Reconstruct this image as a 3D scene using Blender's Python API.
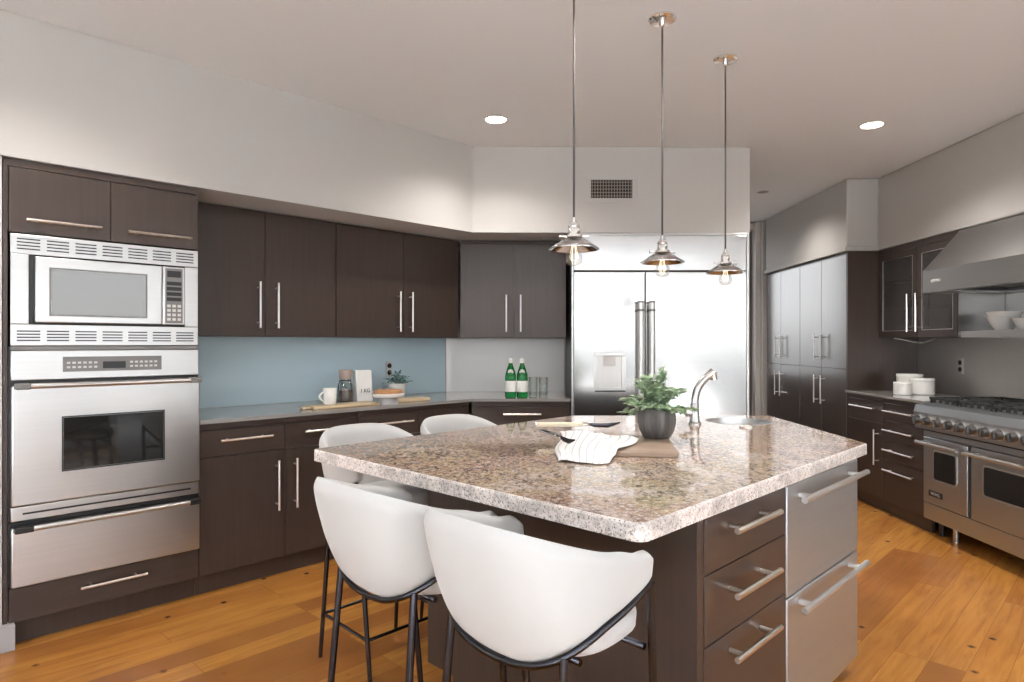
import bpy, bmesh, math, random
from mathutils import Vector, Matrix
for o in list(bpy.data.objects):
    bpy.data.objects.remove(o)
SC = bpy.context.scene
COL = SC.collection
PI = math.pi

# ------------------------------------------------------------------ camera, world, exposure
F, CX, CY, H = 646.18, 517.82, 343.64, 1.3108
cam_d = bpy.data.cameras.new('camera')
cam_d.sensor_width = 36.0
cam_d.lens = F * 36 / 1024
cam_d.shift_x = -(CX - 512) / 1024
cam_d.shift_y = (CY - 341) / 1024
cam_d.clip_start = 0.05
cam = bpy.data.objects.new('camera', cam_d)
COL.objects.link(cam)
cam.location = (0, 0, H)
cam.rotation_euler = (PI / 2, 0, 0)
SC.camera = cam

SC.view_settings.view_transform = 'Standard'
SC.view_settings.look = 'None'
SC.view_settings.gamma = 1.0
SC.view_settings.use_curve_mapping = False
SC.view_settings.exposure = 0.48

W = bpy.data.worlds.new('world')
SC.world = W
W.use_nodes = True
wn = W.node_tree.nodes
wl = W.node_tree.links
wn.clear()
wo = wn.new('ShaderNodeOutputWorld')
wb = wn.new('ShaderNodeBackground')
wt = wn.new('ShaderNodeTexCoord')
wsx = wn.new('ShaderNodeSeparateXYZ')
wr = wn.new('ShaderNodeValToRGB')
wm = wn.new('ShaderNodeMapRange')
wm.inputs['From Min'].default_value = -1
wm.inputs['From Max'].default_value = 1
wl.new(wt.outputs['Generated'], wsx.inputs[0])
wl.new(wsx.outputs['Z'], wm.inputs['Value'])
wl.new(wm.outputs[0], wr.inputs[0])
cr = wr.color_ramp
cr.elements[0].position = 0.40
cr.elements[0].color = (0.20, 0.205, 0.21, 1)
cr.elements[1].position = 0.52
cr.elements[1].color = (0.97, 0.985, 1.0, 1)
e = cr.elements.new(0.48)
e.color = (0.24, 0.245, 0.25, 1)
e = cr.elements.new(0.80)
e.color = (0.76, 0.86, 1.0, 1)
wl.new(wr.outputs[0], wb.inputs['Color'])
wb.inputs['Strength'].default_value = 2.3
wl.new(wb.outputs[0], wo.inputs['Surface'])


sun_d = bpy.data.lights.new('sun', 'SUN')
sun_d.energy = 80.0
sun_d.angle = math.radians(1.5)
sun_d.color = (.97, .98, 1.0)
sun = bpy.data.objects.new('sun', sun_d)
COL.objects.link(sun)
sun.rotation_euler = Vector((-.12, -.72, .9)).to_track_quat('Z', 'Y').to_euler()   # high sun behind the photographer


def portal(name, loc, rot, sx, sy):
    # marks a window opening for the renderer so the sky outside is sampled well
    l = bpy.data.lights.new(name, 'AREA')
    l.shape = 'RECTANGLE'
    l.size, l.size_y = sx, sy
    l.cycles.is_portal = True
    o = bpy.data.objects.new(name, l)
    o.location = loc
    o.rotation_euler = rot
    COL.objects.link(o)


# window openings behind the photographer: rear wall (two), right wall (one), left wall (one, added as fill)
REAR_Y, RIGHT_X, FARL_X = -4.2, 3.43, -4.25
CEIL = 2.727
REAR_OPEN = [(-4.1, -0.45, 0.2, 2.45), (-0.3, 3.3, 0.2, 2.45)]
RIGHT_OPEN = (-3.9, 1.2, 0.2, 2.45)
LEFT_FILL = (-4.0, 0.3, 0.2, 2.45)  # unseen opening added to fill the room with more daylight
for i, (a, b, c, d_) in enumerate(REAR_OPEN):
    portal('portal_rear', ((a + b) / 2, REAR_Y - .02, (c + d_) / 2), (PI / 2, 0, PI), b - a, d_ - c)
a, b, c, d_ = RIGHT_OPEN
portal('portal_right', (RIGHT_X + .02, (a + b) / 2, (c + d_) / 2), (PI / 2, 0, -PI / 2), b - a, d_ - c)
a, b, c, d_ = LEFT_FILL
portal('portal_left', (FARL_X - .02, (a + b) / 2, (c + d_) / 2), (PI / 2, 0, PI / 2), b - a, d_ - c)

portal('portal_passage', (2.22, 7.67, 1.75), (PI / 2, 0, PI), .9, 1.62)

# ------------------------------------------------------------------ frames
A = math.radians(44.145)
D = (math.sin(A), math.cos(A))            # along the left wall, away from the camera
N = (-math.cos(A), math.sin(A))           # into the left wall
RL = PI / 2 - A


def uv(u, v):
    return (u * D[0] + v * N[0], u * D[1] + v * N[1])


def toL(X, Y):
    return (X * D[0] + Y * D[1], X * N[0] + Y * N[1])


FR = {'L': RL, 'W': 0.0, 'R': -PI / 2}


def world(fr, x, y):
    r = FR[fr]
    return (x * math.cos(r) - y * math.sin(r), x * math.sin(r) + y * math.cos(r))


# ------------------------------------------------------------------ materials
def mat(name, col, rough=.5, metal=0.0, **k):
    m = bpy.data.materials.new(name)
    m.use_nodes = True
    b = m.node_tree.nodes['Principled BSDF']
    b.inputs['Base Color'].default_value = (*col, 1)
    b.inputs['Roughness'].default_value = rough
    b.inputs['Metallic'].default_value = metal
    for kk, vv in k.items():
        b.inputs[kk].default_value = vv
    return m


def nodes(m):
    return m.node_tree.nodes, m.node_tree.links, m.node_tree.nodes['Principled BSDF']


def coords(m, scale=(1, 1, 1), rnd=False):
    n, l, b = nodes(m)
    tc = n.new('ShaderNodeTexCoord')
    mp = n.new('ShaderNodeMapping')
    mp.inputs['Scale'].default_value = scale
    if rnd:
        oi = n.new('ShaderNodeObjectInfo')
        ad = n.new('ShaderNodeVectorMath')
        ad.operation = 'MULTIPLY_ADD'
        cv = n.new('ShaderNodeCombineXYZ')
        ml = n.new('ShaderNodeMath')
        ml.operation = 'MULTIPLY'
        ml.inputs[1].default_value = 37.0
        l.new(oi.outputs['Random'], ml.inputs[0])
        l.new(ml.outputs[0], cv.inputs[0])
        l.new(ml.outputs[0], cv.inputs[2])
        ad.inputs[1].default_value = (1, 1, 1)
        l.new(tc.outputs['Object'], ad.inputs[0])
        l.new(cv.outputs[0], ad.inputs[2])
        l.new(ad.outputs[0], mp.inputs['Vector'])
    else:
        l.new(tc.outputs['Object'], mp.inputs['Vector'])
    return mp.outputs[0]


def noise(m, vec, scale, detail=4, rough=.55, dist=0.0):
    n, l, b = nodes(m)
    t = n.new('ShaderNodeTexNoise')
    t.inputs['Scale'].default_value = scale
    t.inputs['Detail'].default_value = detail
    t.inputs['Roughness'].default_value = rough
    t.inputs['Distortion'].default_value = dist
    if vec is not None:
        l.new(vec, t.inputs['Vector'])
    return t.outputs['Fac']


def ramp(m, fac, stops, interp='LINEAR'):
    n, l, b = nodes(m)
    r = n.new('ShaderNodeValToRGB')
    r.color_ramp.interpolation = interp
    el = r.color_ramp.elements
    while len(el) < len(stops):
        el.new(0.5)
    for e_, (p, c) in zip(el, stops):
        e_.position = p
        e_.color = (*c, 1) if len(c) == 3 else c
    l.new(fac, r.inputs[0])
    return r.outputs[0]


def mixc(m, fac, a, b_, mode='MIX'):
    n, l, b = nodes(m)
    x = n.new('ShaderNodeMix')
    x.data_type = 'RGBA'
    x.blend_type = mode
    if isinstance(fac, (int, float)):
        x.inputs[0].default_value = fac
    else:
        l.new(fac, x.inputs[0])
    for i, v in ((6, a), (7, b_)):
        if isinstance(v, tuple):
            x.inputs[i].default_value = (*v, 1)
        else:
            l.new(v, x.inputs[i])
    return x.outputs[2]


def bump(m, fac, strength=.1, dist=.002):
    n, l, b = nodes(m)
    bp = n.new('ShaderNodeBump')
    bp.inputs['Strength'].default_value = strength
    bp.inputs['Distance'].default_value = dist
    l.new(fac, bp.inputs['Height'])
    l.new(bp.outputs[0], b.inputs['Normal'])


def m_paint(name, col, rough=.7):
    m = mat(name, col, rough)
    bump(m, noise(m, coords(m), 180, 3), .03, .0006)
    return m


def m_wood(name, c0, c1, rough=.3, vertical=True):
    m = mat(name, c0, rough)
    n, l, b = nodes(m)
    v = coords(m, (45, 45, 2.2) if vertical else (2.2, 45, 45), rnd=True)
    f = noise(m, v, 1.0, 5, .6, .3)
    b.inputs['Coat Weight'].default_value = .15
    b.inputs['Specular IOR Level'].default_value = .4
    b.inputs['Coat Roughness'].default_value = .18
    l.new(ramp(m, f, [(.25, c0), (.75, c1)]), b.inputs['Base Color'])
    return m


def m_steel(name, col=(.66, .655, .645), rough=.30, axis=0):
    m = mat(name, col, rough, 1.0)
    n, l, b = nodes(m)
    sc = [190, 190, 190]
    sc[axis] = 1.2
    f = noise(m, coords(m, tuple(sc)), 1.0, 2)
    lo = tuple(c * .95 for c in col)
    l.new(ramp(m, f, [(.3, lo), (.7, col)]), b.inputs['Base Color'])
    return m


M = {}
M['wall'] = m_paint('wall_paint', (.455, .435, .41), .75)
M['ceil'] = m_paint('ceiling_paint', (.74, .75, .755), .8)
M['trim'] = m_paint('trim_paint', (.62, .60, .57), .5)
M['base'] = m_paint('baseboard_paint', (.36, .35, .35), .5)
M['dark'] = m_wood('espresso_wood', (.046, .031, .025), (.060, .042, .034), .30)
M['lacquer'] = m_wood('espresso_lacquer', (.050, .036, .030), (.066, .048, .040), .30)
M['lacquer'].node_tree.nodes['Principled BSDF'].inputs['Coat Weight'].default_value = 1.0
M['lacquer'].node_tree.nodes['Principled BSDF'].inputs['Coat IOR'].default_value = 1.85
M['darkh'] = m_wood('espresso_wood_cross', (.046, .031, .025), (.060, .042, .034), .30, False)
M['carc'] = mat('carcass_dark', (.012, .009, .008), .6)
M['steel'] = m_steel('brushed_steel', (.62, .617, .61), .30)
M['steelv'] = m_steel('brushed_steel_fridge', (.57, .57, .565), .15, 0)
M['steeld'] = m_steel('brushed_steel_range', (.50, .53, .55), .36, 0)
M['steelp'] = m_steel('brushed_steel_panel', (.72, .715, .70), .45, 2)
M['steels'] = m_steel('satin_steel_drawers', (.56, .59, .61), .45, 0)
M['steelh'] = m_steel('hood_steel', (.42, .42, .415), .32, 0)
M['tap'] = mat('brushed_tap_steel', (.62, .62, .615), .20, 1.0)
M['handle'] = mat('pale_handle_steel', (.78, .78, .77), .38, 1.0)
M['knob'] = mat('dark_steel_knob', (.20, .20, .20), .28, 1.0)
M['nickel'] = mat('satin_nickel', (.80, .765, .72), .28, 1.0)
M['chrome'] = mat('chrome', (.86, .85, .83), .07, 1.0)
M['black'] = mat('black_plastic', (.012, .012, .013), .35)
M['blackm'] = mat('black_cast_iron', (.018, .018, .018), .55)
M['frame'] = mat('dark_polished_metal', (.065, .065, .075), .20, 1.0)
M['ovenglass'] = mat('dark_oven_glass', (.012, .012, .012), .04)
M['mwglass'] = mat('tinted_microwave_glass', (.16, .16, .155), .05, .75)
M['grey'] = mat('grey_plastic', (.16, .155, .15), .4)
M['lite'] = mat('pale_print', (.55, .54, .52), .5)
M['blue'] = mat('blue_back_painted_glass', (.60, .77, .85), .10)
M['counter'] = mat('charcoal_polished_stone', (.27, .26, .245), .06)
M['splash'] = mat('white_back_painted_glass', (.84, .83, .82), .15)
M['white'] = mat('white_ceramic', (.80, .79, .76), .22)
M['plate'] = mat('outlet_plate', (.62, .61, .60), .35)
M['fabric'] = mat('white_upholstery', (.50, .498, .487), .95)
M['fabric'].node_tree.nodes['Principled BSDF'].inputs['Sheen Weight'].default_value = .25
bump(M['fabric'], noise(M['fabric'], coords(M['fabric']), 420, 3), .25, .002)
M['green'] = mat('green_bottle_glass', (.02, .42, .10), .04, 0.0, **{'Transmission Weight': .85, 'IOR': 1.45})
def m_thin(name, tint, base=.05, edge=.75):
    m = bpy.data.materials.new(name)
    m.use_nodes = True
    n, l = m.node_tree.nodes, m.node_tree.links
    n.clear()
    o_ = n.new('ShaderNodeOutputMaterial')
    tr, gl, mx = n.new('ShaderNodeBsdfTransparent'), n.new('ShaderNodeBsdfGlossy'), n.new('ShaderNodeMixShader')
    lw, mr = n.new('ShaderNodeLayerWeight'), n.new('ShaderNodeMapRange')
    lw.inputs['Blend'].default_value = .25
    mr.inputs['To Min'].default_value = base
    mr.inputs['To Max'].default_value = edge
    tr.inputs['Color'].default_value = (*tint, 1)
    gl.inputs['Roughness'].default_value = .03
    l.new(lw.outputs['Facing'], mr.inputs['Value'])
    l.new(mr.outputs[0], mx.inputs[0])
    l.new(tr.outputs[0], mx.inputs[1])
    l.new(gl.outputs[0], mx.inputs[2])
    l.new(mx.outputs[0], o_.inputs['Surface'])
    return m


M['glass'] = m_thin('clear_glass', (.93, .95, .94))
M['cabglass'] = mat('cabinet_door_glass', (.30, .27, .26), .03, 0.0, **{'Transmission Weight': .85, 'IOR': 1.45})
M['bulb'] = m_thin('bulb_glass', (.97, .96, .94))
M['shade'] = mat('polished_nickel_shade', (.66, .66, .65), .12, 1.0)
M['cord'] = mat('grey_cord', (.09, .08, .075), .7)
M['label'] = mat('paper_label', (.80, .80, .78), .6)
M['ink'] = mat('black_ink', (.02, .02, .02), .7)
M['soil'] = mat('dark_soil', (.03, .022, .015), .95)
M['pale_wood'] = m_wood('pale_wood', (.50, .37, .22), (.66, .52, .34), .5, False)
M['tan_wood'] = m_wood('tan_wood', (.42, .20, .09), (.56, .30, .15), .5, False)
M['cork'] = mat('cork', (.42, .33, .29), .9)
M['bone'] = mat('bone_handle', (.72, .66, .50), .35)
M['stone'] = mat('grey_marble', (.52, .50, .50), .3)
M['redb'] = mat('terracotta_glaze', (.30, .10, .07), .35)
M['jarfill'] = mat('dark_beans', (.20, .15, .13), .8)
M['ventback'] = mat('vent_dark', (.012, .009, .008), .8)  # plain near-black sheet behind the vent louvres
M['ventm'] = mat('vent_enamel', (.24, .20, .17), .5)
em = mat('downlight_lens', (1, 1, 1), .5, 0, **{'Emission Color': (1, .93, .82, 1), 'Emission Strength': 14.0})
M['lamp'] = em
M['fil'] = mat('glowing_filament', (1, .9, .7), .5, 0, **{'Emission Color': (1, .86, .62, 1), 'Emission Strength': 1.2})

# pot: ribbed charcoal ceramic
M['pot'] = mat('charcoal_glaze', (.10, .095, .09), .45)
_f = noise(M['pot'], coords(M['pot'], (26, 26, 1.5)), 1.0, 4)
nodes(M['pot'])[1].new(ramp(M['pot'], _f, [(.3, (.055, .052, .05)), (.75, (.21, .20, .19))]), nodes(M['pot'])[2].inputs['Base Color'])


def m_leaf(name, c0, c1):
    m = mat(name, c0, .5)
    n, l, b = nodes(m)
    f = noise(m, coords(m), 38, 2)
    l.new(ramp(m, f, [(.35, c0), (.65, c1)]), b.inputs['Base Color'])
    return m


M['leaf'] = m_leaf('sage_leaf', (.28, .42, .24), (.56, .66, .50))
M['leafb'] = m_leaf('blue_green_leaf', (.05, .14, .15), (.16, .30, .30))

# granite
g = mat('speckled_granite', (.5, .42, .36), .05)
n_, l_, b_ = nodes(g)
v1 = coords(g, (1, 1, 1))
vs = coords(g, (1.5, .8, 1.5))
cloud = noise(g, v1, 2.3, 4, .6, .6)
vein = noise(g, vs, 9.0, 6, .72, 1.4)
fine = noise(g, v1, 70, 5, .75)
spk = noise(g, v1, 165, 3, .7)
base = ramp(g, cloud, [(.36, (.50, .39, .33)), (.46, (.36, .215, .135)), (.56, (.38, .28, .155)), (.70, (.56, .47, .42))])
base = mixc(g, ramp(g, vein, [(.50, (0, 0, 0)), (.62, (.9, .9, .9))]), base, (.13, .065, .04))
mid = noise(g, coords(g, (1.0, .7, 1.0)), 36, 6, .8, .5)
base = mixc(g, ramp(g, mid, [(.53, (0, 0, 0)), (.58, (.9, .9, .9))]), base, (.11, .06, .045))
base = mixc(g, ramp(g, mid, [(.38, (.8, .8, .8)), (.44, (0, 0, 0))]), base, (.68, .60, .55))
base = mixc(g, ramp(g, fine, [(.50, (0, 0, 0)), (.60, (.85, .85, .85))]), base, (.66, .60, .56))
base = mixc(g, ramp(g, fine, [(.36, (1, 1, 1)), (.44, (0, 0, 0))]), base, (.24, .15, .10))
base = mixc(g, ramp(g, spk, [(.34, (1, 1, 1)), (.40, (0, 0, 0))]), base, (.05, .045, .045))
l_.new(base, b_.inputs['Base Color'])
M['granite'] = g
# granite edge: light on the front faces put in as paler colour, dark crystals
g = mat('granite_edge_lit', (.6, .55, .5), .35)
n_, l_, b_ = nodes(g)
v1 = coords(g)
fine = noise(g, v1, 95, 4, .7)
spk = noise(g, v1, 190, 3, .7)
patch = noise(g, v1, 14, 3, .6)
base = ramp(g, fine, [(.36, (.48, .38, .33)), (.47, (.74, .66, .61)), (.60, (.84, .80, .77))])
thr = mixc(g, ramp(g, patch, [(.45, (0, 0, 0)), (.62, (.6, .6, .6))]), base, (.36, .33, .31))
base = mixc(g, ramp(g, spk, [(.37, (1, 1, 1)), (.43, (0, 0, 0))]), thr, (.05, .045, .05))
l_.new(base, b_.inputs['Base Color'])
bump(g, fine, .35, .004)
M['granedge_lit'] = g

# floor boards
fm = mat('honey_pine_boards', (.5, .22, .06), .22)
n_, l_, b_ = nodes(fm)
tc = n_.new('ShaderNodeTexCoord')
br = n_.new('ShaderNodeTexBrick')
br.inputs['Scale'].default_value = 1.0
br.inputs['Brick Width'].default_value = 1.55
br.inputs['Row Height'].default_value = .128
br.inputs['Mortar Size'].default_value = .0012
br.inputs['Mortar Smooth'].default_value = .3
br.inputs['Bias'].default_value = -.1
br.offset = .37
br.offset_frequency = 3
br.inputs['Color1'].default_value = (0, 0, 0, 1)
br.inputs['Color2'].default_value = (1, 1, 1, 1)
br.inputs['Mortar'].default_value = (.5, .5, .5, 1)
l_.new(tc.outputs['Object'], br.inputs['Vector'])
mp = n_.new('ShaderNodeMapping')
mp.inputs['Scale'].default_value = (2.2, 26, 1)
l_.new(tc.outputs['Object'], mp.inputs['Vector'])
ofs = n_.new('ShaderNodeVectorMath')
ofs.operation = 'MULTIPLY_ADD'
ofs.inputs[1].default_value = (9, 9, 9)
l_.new(br.outputs['Color'], ofs.inputs[0])
l_.new(mp.outputs[0], ofs.inputs[2])
grain = noise(fm, ofs.outputs[0], 1.0, 6, .65, .8)
tone = ramp(fm, br.outputs['Color'], [(0, (.25, .088, .022)), (.22, (.42, .165, .032)), (.65, (.48, .205, .038)), (1, (.55, .255, .052))])
colr = mixc(fm, ramp(fm, grain, [(.42, (0, 0, 0)), (.72, (.8, .8, .8))]), tone, (.24, .082, .020))
big = noise(fm, tc.outputs['Object'], 1.1, 3)
colr = mixc(fm, ramp(fm, big, [(.4, (0, 0, 0)), (.7, (.35, .35, .35))]), colr, (.58, .27, .065))
kn = n_.new('ShaderNodeTexVoronoi')
kn.inputs['Scale'].default_value = 5.0
l_.new(tc.outputs['Object'], kn.inputs['Vector'])
colr = mixc(fm, ramp(fm, kn.outputs['Distance'], [(.045, (.9, .9, .9)), (.10, (0, 0, 0))]), colr, (.06, .025, .012))
colr = mixc(fm, br.outputs['Fac'], colr, (.24, .09, .025))
l_.new(colr, b_.inputs['Base Color'])
b_.inputs['Roughness'].default_value = .24
bump(fm, grain, .015, .0006)
M['floor'] = fm

# towel: white cloth with thin grey stripes
tw = mat('striped_cotton', (.82, .81, .80), .9)
n_, l_, b_ = nodes(tw)
wv = n_.new('ShaderNodeTexWave')
wv.inputs['Scale'].default_value = 2.6
wv.bands_direction = 'X'
uvn = n_.new('ShaderNodeTexCoord')
l_.new(uvn.outputs['UV'], wv.inputs['Vector'])
l_.new(ramp(tw, wv.outputs['Fac'], [(.90, (.84, .83, .82)), (.97, (.52, .52, .54))]), b_.inputs['Base Color'])
M['towel'] = tw


# ------------------------------------------------------------------ mesh builder and things
class MB:
    """collects shapes given in a frame's coordinates; the thing's origin is subtracted on build"""

    def __init__(s, t=None):
        s.bm = bmesh.new()
        s.allsm = False
        s.o = Vector(t['_org']) if t is not None and '_org' in t else Vector((0, 0, 0))

    def flats(s, before):
        # plane faces of a bevelled block stay flat shaded; only its rounded edges are smooth
        for f in s.bm.faces:
            if f not in before:
                f.normal_update()
                f.smooth = not (max(abs(c) for c in f.normal) > .9999 or abs(f.normal.z) < 1e-4 and len(f.verts) == 4 and f.calc_area() > 2e-3)

    def box(s, x0, x1, y0, y1, z0, z1, bev=0.0, seg=2):
        before = set(s.bm.faces)
        r = bmesh.ops.create_cube(s.bm, size=1.0)
        vs = r['verts']
        for v in vs:
            v.co = Vector((x0 + (v.co.x + .5) * (x1 - x0), y0 + (v.co.y + .5) * (y1 - y0), z0 + (v.co.z + .5) * (z1 - z0)))
        if bev:
            es = list({e for v in vs for e in v.link_edges})
            bmesh.ops.bevel(s.bm, geom=es, offset=bev, segments=seg, affect='EDGES', profile=.5)
        s.flats(before)
        return s

    def cyl(s, p0, p1, r, r2=None, seg=16):
        p0, p1 = Vector(p0), Vector(p1)
        ax = p1 - p0
        q = ax.to_track_quat('Z', 'Y').to_matrix().to_4x4()
        mtx = Matrix.Translation((p0 + p1) / 2) @ q
        before = set(s.bm.faces)
        bmesh.ops.create_cone(s.bm, cap_ends=True, segments=seg, radius1=r, radius2=r if r2 is None else r2, depth=ax.length, matrix=mtx)
        for f in s.bm.faces:
            if f not in before:
                f.smooth = len(f.verts) == 4
        return s

    def tube(s, pts, r, seg=10, closed=False):
        before = set(s.bm.faces)
        pts = [Vector(p) for p in pts]
        k = len(pts)
        rings = []
        up = Vector((0, 0, 1))
        prev = None
        for i, p in enumerate(pts):
            if closed:
                t = pts[(i + 1) % k] - pts[i - 1]
            else:
                t = pts[min(i + 1, k - 1)] - pts[max(i - 1, 0)]
            t.normalize()
            if prev is None:
                a = up.cross(t)
                if a.length < .05:
                    a = Vector((1, 0, 0)).cross(t)
            else:
                a = prev - t * prev.dot(t)
            a.normalize()
            prev = a
            b = t.cross(a)
            rr = r[i] if isinstance(r, (list, tuple)) else r
            rings.append([s.bm.verts.new(p + (a * math.cos(2 * PI * j / seg) + b * math.sin(2 * PI * j / seg)) * rr) for j in range(seg)])
        for i in range(k if closed else k - 1):
            r0, r1 = rings[i], rings[(i + 1) % k]
            for j in range(seg):
                s.bm.faces.new((r0[j], r0[(j + 1) % seg], r1[(j + 1) % seg], r1[j]))
        if not closed:
            s.bm.faces.new(list(reversed(rings[0])))
            s.bm.faces.new(rings[-1])
        for f in s.bm.faces:
            if f not in before:
                f.smooth = True
        return s

    def lathe(s, prof, c=(0, 0, 0), seg=32, rib=None):
        before = set(s.bm.faces)
        rings = []
        c = Vector(c)
        for r, z in prof:
            if r < 1e-6:
                rings.append([s.bm.verts.new(c + Vector((0, 0, z)))])
            else:
                rings.append([s.bm.verts.new(c + Vector((r * (rib(j, z) if rib else 1) * math.cos(2 * PI * j / seg), r * (rib(j, z) if rib else 1) * math.sin(2 * PI * j / seg), z))) for j in range(seg)])
        for a, b in zip(rings, rings[1:]):
            if len(a) == 1 and len(b) == 1:
                continue
            for j in range(seg):
                k = (j + 1) % seg
                if len(a) == 1:
                    s.bm.faces.new((a[0], b[k], b[j]))
                elif len(b) == 1:
                    s.bm.faces.new((a[j], a[k], b[0]))
                else:
                    s.bm.faces.new((a[j], a[k], b[k], b[j]))
        for f in s.bm.faces:
            if f not in before:
                f.smooth = True
        return s

    def prism(s, poly, z0, z1, bev=0.0):
        before = set(s.bm.faces)
        lo = [s.bm.verts.new((x, y, z0)) for x, y in poly]
        hi = [s.bm.verts.new((x, y, z1)) for x, y in poly]
        k = len(poly)
        fs = [s.bm.faces.new(list(reversed(lo))), s.bm.faces.new(hi)]
        for i in range(k):
            fs.append(s.bm.faces.new((lo[i], lo[(i + 1) % k], hi[(i + 1) % k], hi[i])))
        if bev:
            es = list({e for f in fs for e in f.edges})
            bmesh.ops.bevel(s.bm, geom=es, offset=bev, segments=2, affect='EDGES', profile=.5)
        s.flats(before)
        return s

    def extr(s, prof, x0, x1):
        """profile of (y, z) points extruded along x"""
        a = [s.bm.verts.new((x0, y, z)) for y, z in prof]
        b = [s.bm.verts.new((x1, y, z)) for y, z in prof]
        k = len(prof)
        s.bm.faces.new(a)
        s.bm.faces.new(list(reversed(b)))
        for i in range(k):
            s.bm.faces.new((a[i], b[i], b[(i + 1) % k], a[(i + 1) % k]))
        return s

    def quad(s, a, b, c, d):
        s.bm.faces.new([s.bm.verts.new(p) for p in (a, b, c, d)])
        return s

    def build(s, name, m, parent=None, smooth=30):
        bmesh.ops.recalc_face_normals(s.bm, faces=s.bm.faces[:])
        for v in s.bm.verts:
            v.co -= s.o
        me = bpy.data.meshes.new(name)
        s.bm.to_mesh(me)
        s.bm.free()
        me.materials.append(m)
        if smooth:
            if s.allsm:
                for p in me.polygons:
                    p.use_smooth = True
            flags = [p.use_smooth for p in me.polygons]
            me.set_sharp_from_angle(angle=math.radians(smooth))
            for p, fl_ in zip(me.polygons, flags):
                p.use_smooth = fl_
        o = bpy.data.objects.new(name, me)
        COL.objects.link(o)
        if parent is not None:
            o.parent = parent
        return o


def thing(name, label, cat, fr='W', org=(0, 0, 0), group=None, rot=None):
    o = bpy.data.objects.new(name, None)
    COL.objects.link(o)
    o.empty_display_size = .1
    x, y = world(fr, org[0], org[1])
    o.location = (x, y, org[2])
    o.rotation_euler = (0, 0, FR[fr] if rot is None else rot)
    o['label'] = label
    o['category'] = cat
    if group:
        o['group'] = group
    o['_org'] = list(org)
    return o


def struct(o, rot=0.0):
    o['kind'] = 'structure'
    if rot:
        o.rotation_euler = (0, 0, rot)
    return o


def copy_tree(o, parent=None):
    c = o.copy()
    COL.objects.link(c)
    if parent is not None:
        c.parent = parent
    for ch in [q for q in bpy.data.objects if q.parent == o]:
        copy_tree(ch, c)
    return c


def text(body, size, m, parent, loc, name='lettering', rot=(PI / 2, 0, 0), ext=.0006, align='CENTER'):
    c = bpy.data.curves.new(name, 'FONT')
    c.body = body
    c.size = size
    c.extrude = ext
    c.align_x = align
    c.align_y = 'CENTER'
    c.materials.append(m)
    q = bpy.data.objects.new(name, c)
    COL.objects.link(q)
    me = bpy.data.meshes.new_from_object(q.evaluated_get(bpy.context.evaluated_depsgraph_get()))
    bpy.data.objects.remove(q)
    o = bpy.data.objects.new(name, me)
    COL.objects.link(o)
    o.parent = parent
    o.location = Vector(loc) - Vector(parent['_org']) if '_org' in parent else Vector(loc)
    o.rotation_euler = rot
    return o


# ------------------------------------------------------------------ the room
b = MB()
p = [toL(-4.4, -.6), toL(3.6, -.6), toL(3.6, 7.8), toL(-4.4, 7.8)]
b.prism(p, -.08, 0)
struct(b.build('floor', M['floor'], smooth=0), RL)
# added pale carpet, unseen behind the camera, bouncing neutral light to the ceiling
struct(MB().box(-4.4, 3.6, -4.4, -.602, -.08, .004).build('floor', m_paint('added_bounce_carpet', (.66, .67, .68), .95), smooth=0))
struct(MB().box(-6.0, 3.6, -4.4, 7.75, CEIL, CEIL + .1).build('ceiling', M['ceil'], smooth=0))

ZS = 2.11
SB = (-.327, 4.655)
SBK = (-.596, 5.33)
b = MB()
b.prism([uv(.443, 4.14), uv(.443, 4.24), (-.70, 5.43), (-.596, 5.33)][::-1], 0, CEIL)
b.prism([uv(-2.53, 3.477), SB, (1.676, 4.655), (1.676, 5.329), SBK, uv(-2.53, 4.14)], ZS, CEIL, .012)   # soffit, round the corner
b.prism([uv(-2.53, 3.484), uv(.443, 3.484), uv(.443, 4.139), uv(-2.53, 4.139)], 0, ZS - .001)
struct(b.build('wall_left', M['wall']))
b = MB()
b.box(-.596, 1.66, 5.33, 5.43, 0, CEIL)
b.box(1.664, 1.684, 4.70, 7.55, 0, CEIL)
struct(b.build('wall_back', M['wall']))
b = MB()
y0, y1, z0, z1 = RIGHT_OPEN
for (a, c, zz0, zz1) in ((-4.3, y0, 0, CEIL), (y1, 7.55, 0, CEIL), (y0, y1, 0, z0), (y0, y1, z1, CEIL)):
    b.box(RIGHT_X, RIGHT_X + .12, a, c, zz0, zz1)
b.prism([(3.087, 1.6), (3.429, 1.6), (3.429, 5.545), (3.087, 5.545)], ZS, CEIL, .012)
b.prism([(2.821, 5.542), (3.428, 5.542), (3.428, 7.35), (2.821, 7.35)], ZS + .03, CEIL, .008)
b.box(2.800, 3.42, 5.525, 7.35, ZS - .005, ZS + .029, .004)
struct(b.build('wall_right', M['wall']))
b = MB()
for (a, c, zz0, zz1) in ((1.66, 1.695, 0, CEIL), (2.74, 3.55, 0, CEIL), (1.695, 2.74, 2.63, CEIL)):
    b.box(a, c, 7.55, 7.65, zz0, zz1)
struct(b.build('wall_passage', M['wall'], smooth=0))
b = MB()
xs = [FARL_X - .12] + [q for r in REAR_OPEN for q in r[:2]] + [RIGHT_X + .12]
for i in range(0, len(xs), 2):
    b.box(xs[i], xs[i + 1], REAR_Y - .12, REAR_Y, 0, CEIL)
for (a, c, zz0, zz1) in REAR_OPEN:
    b.box(a, c, REAR_Y - .12, REAR_Y, 0, zz0)
    b.box(a, c, REAR_Y - .12, REAR_Y, zz1, CEIL)
struct(b.build('wall_rear', M['wall'], smooth=0))
b = MB()
y0, y1, z0, z1 = LEFT_FILL
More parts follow.
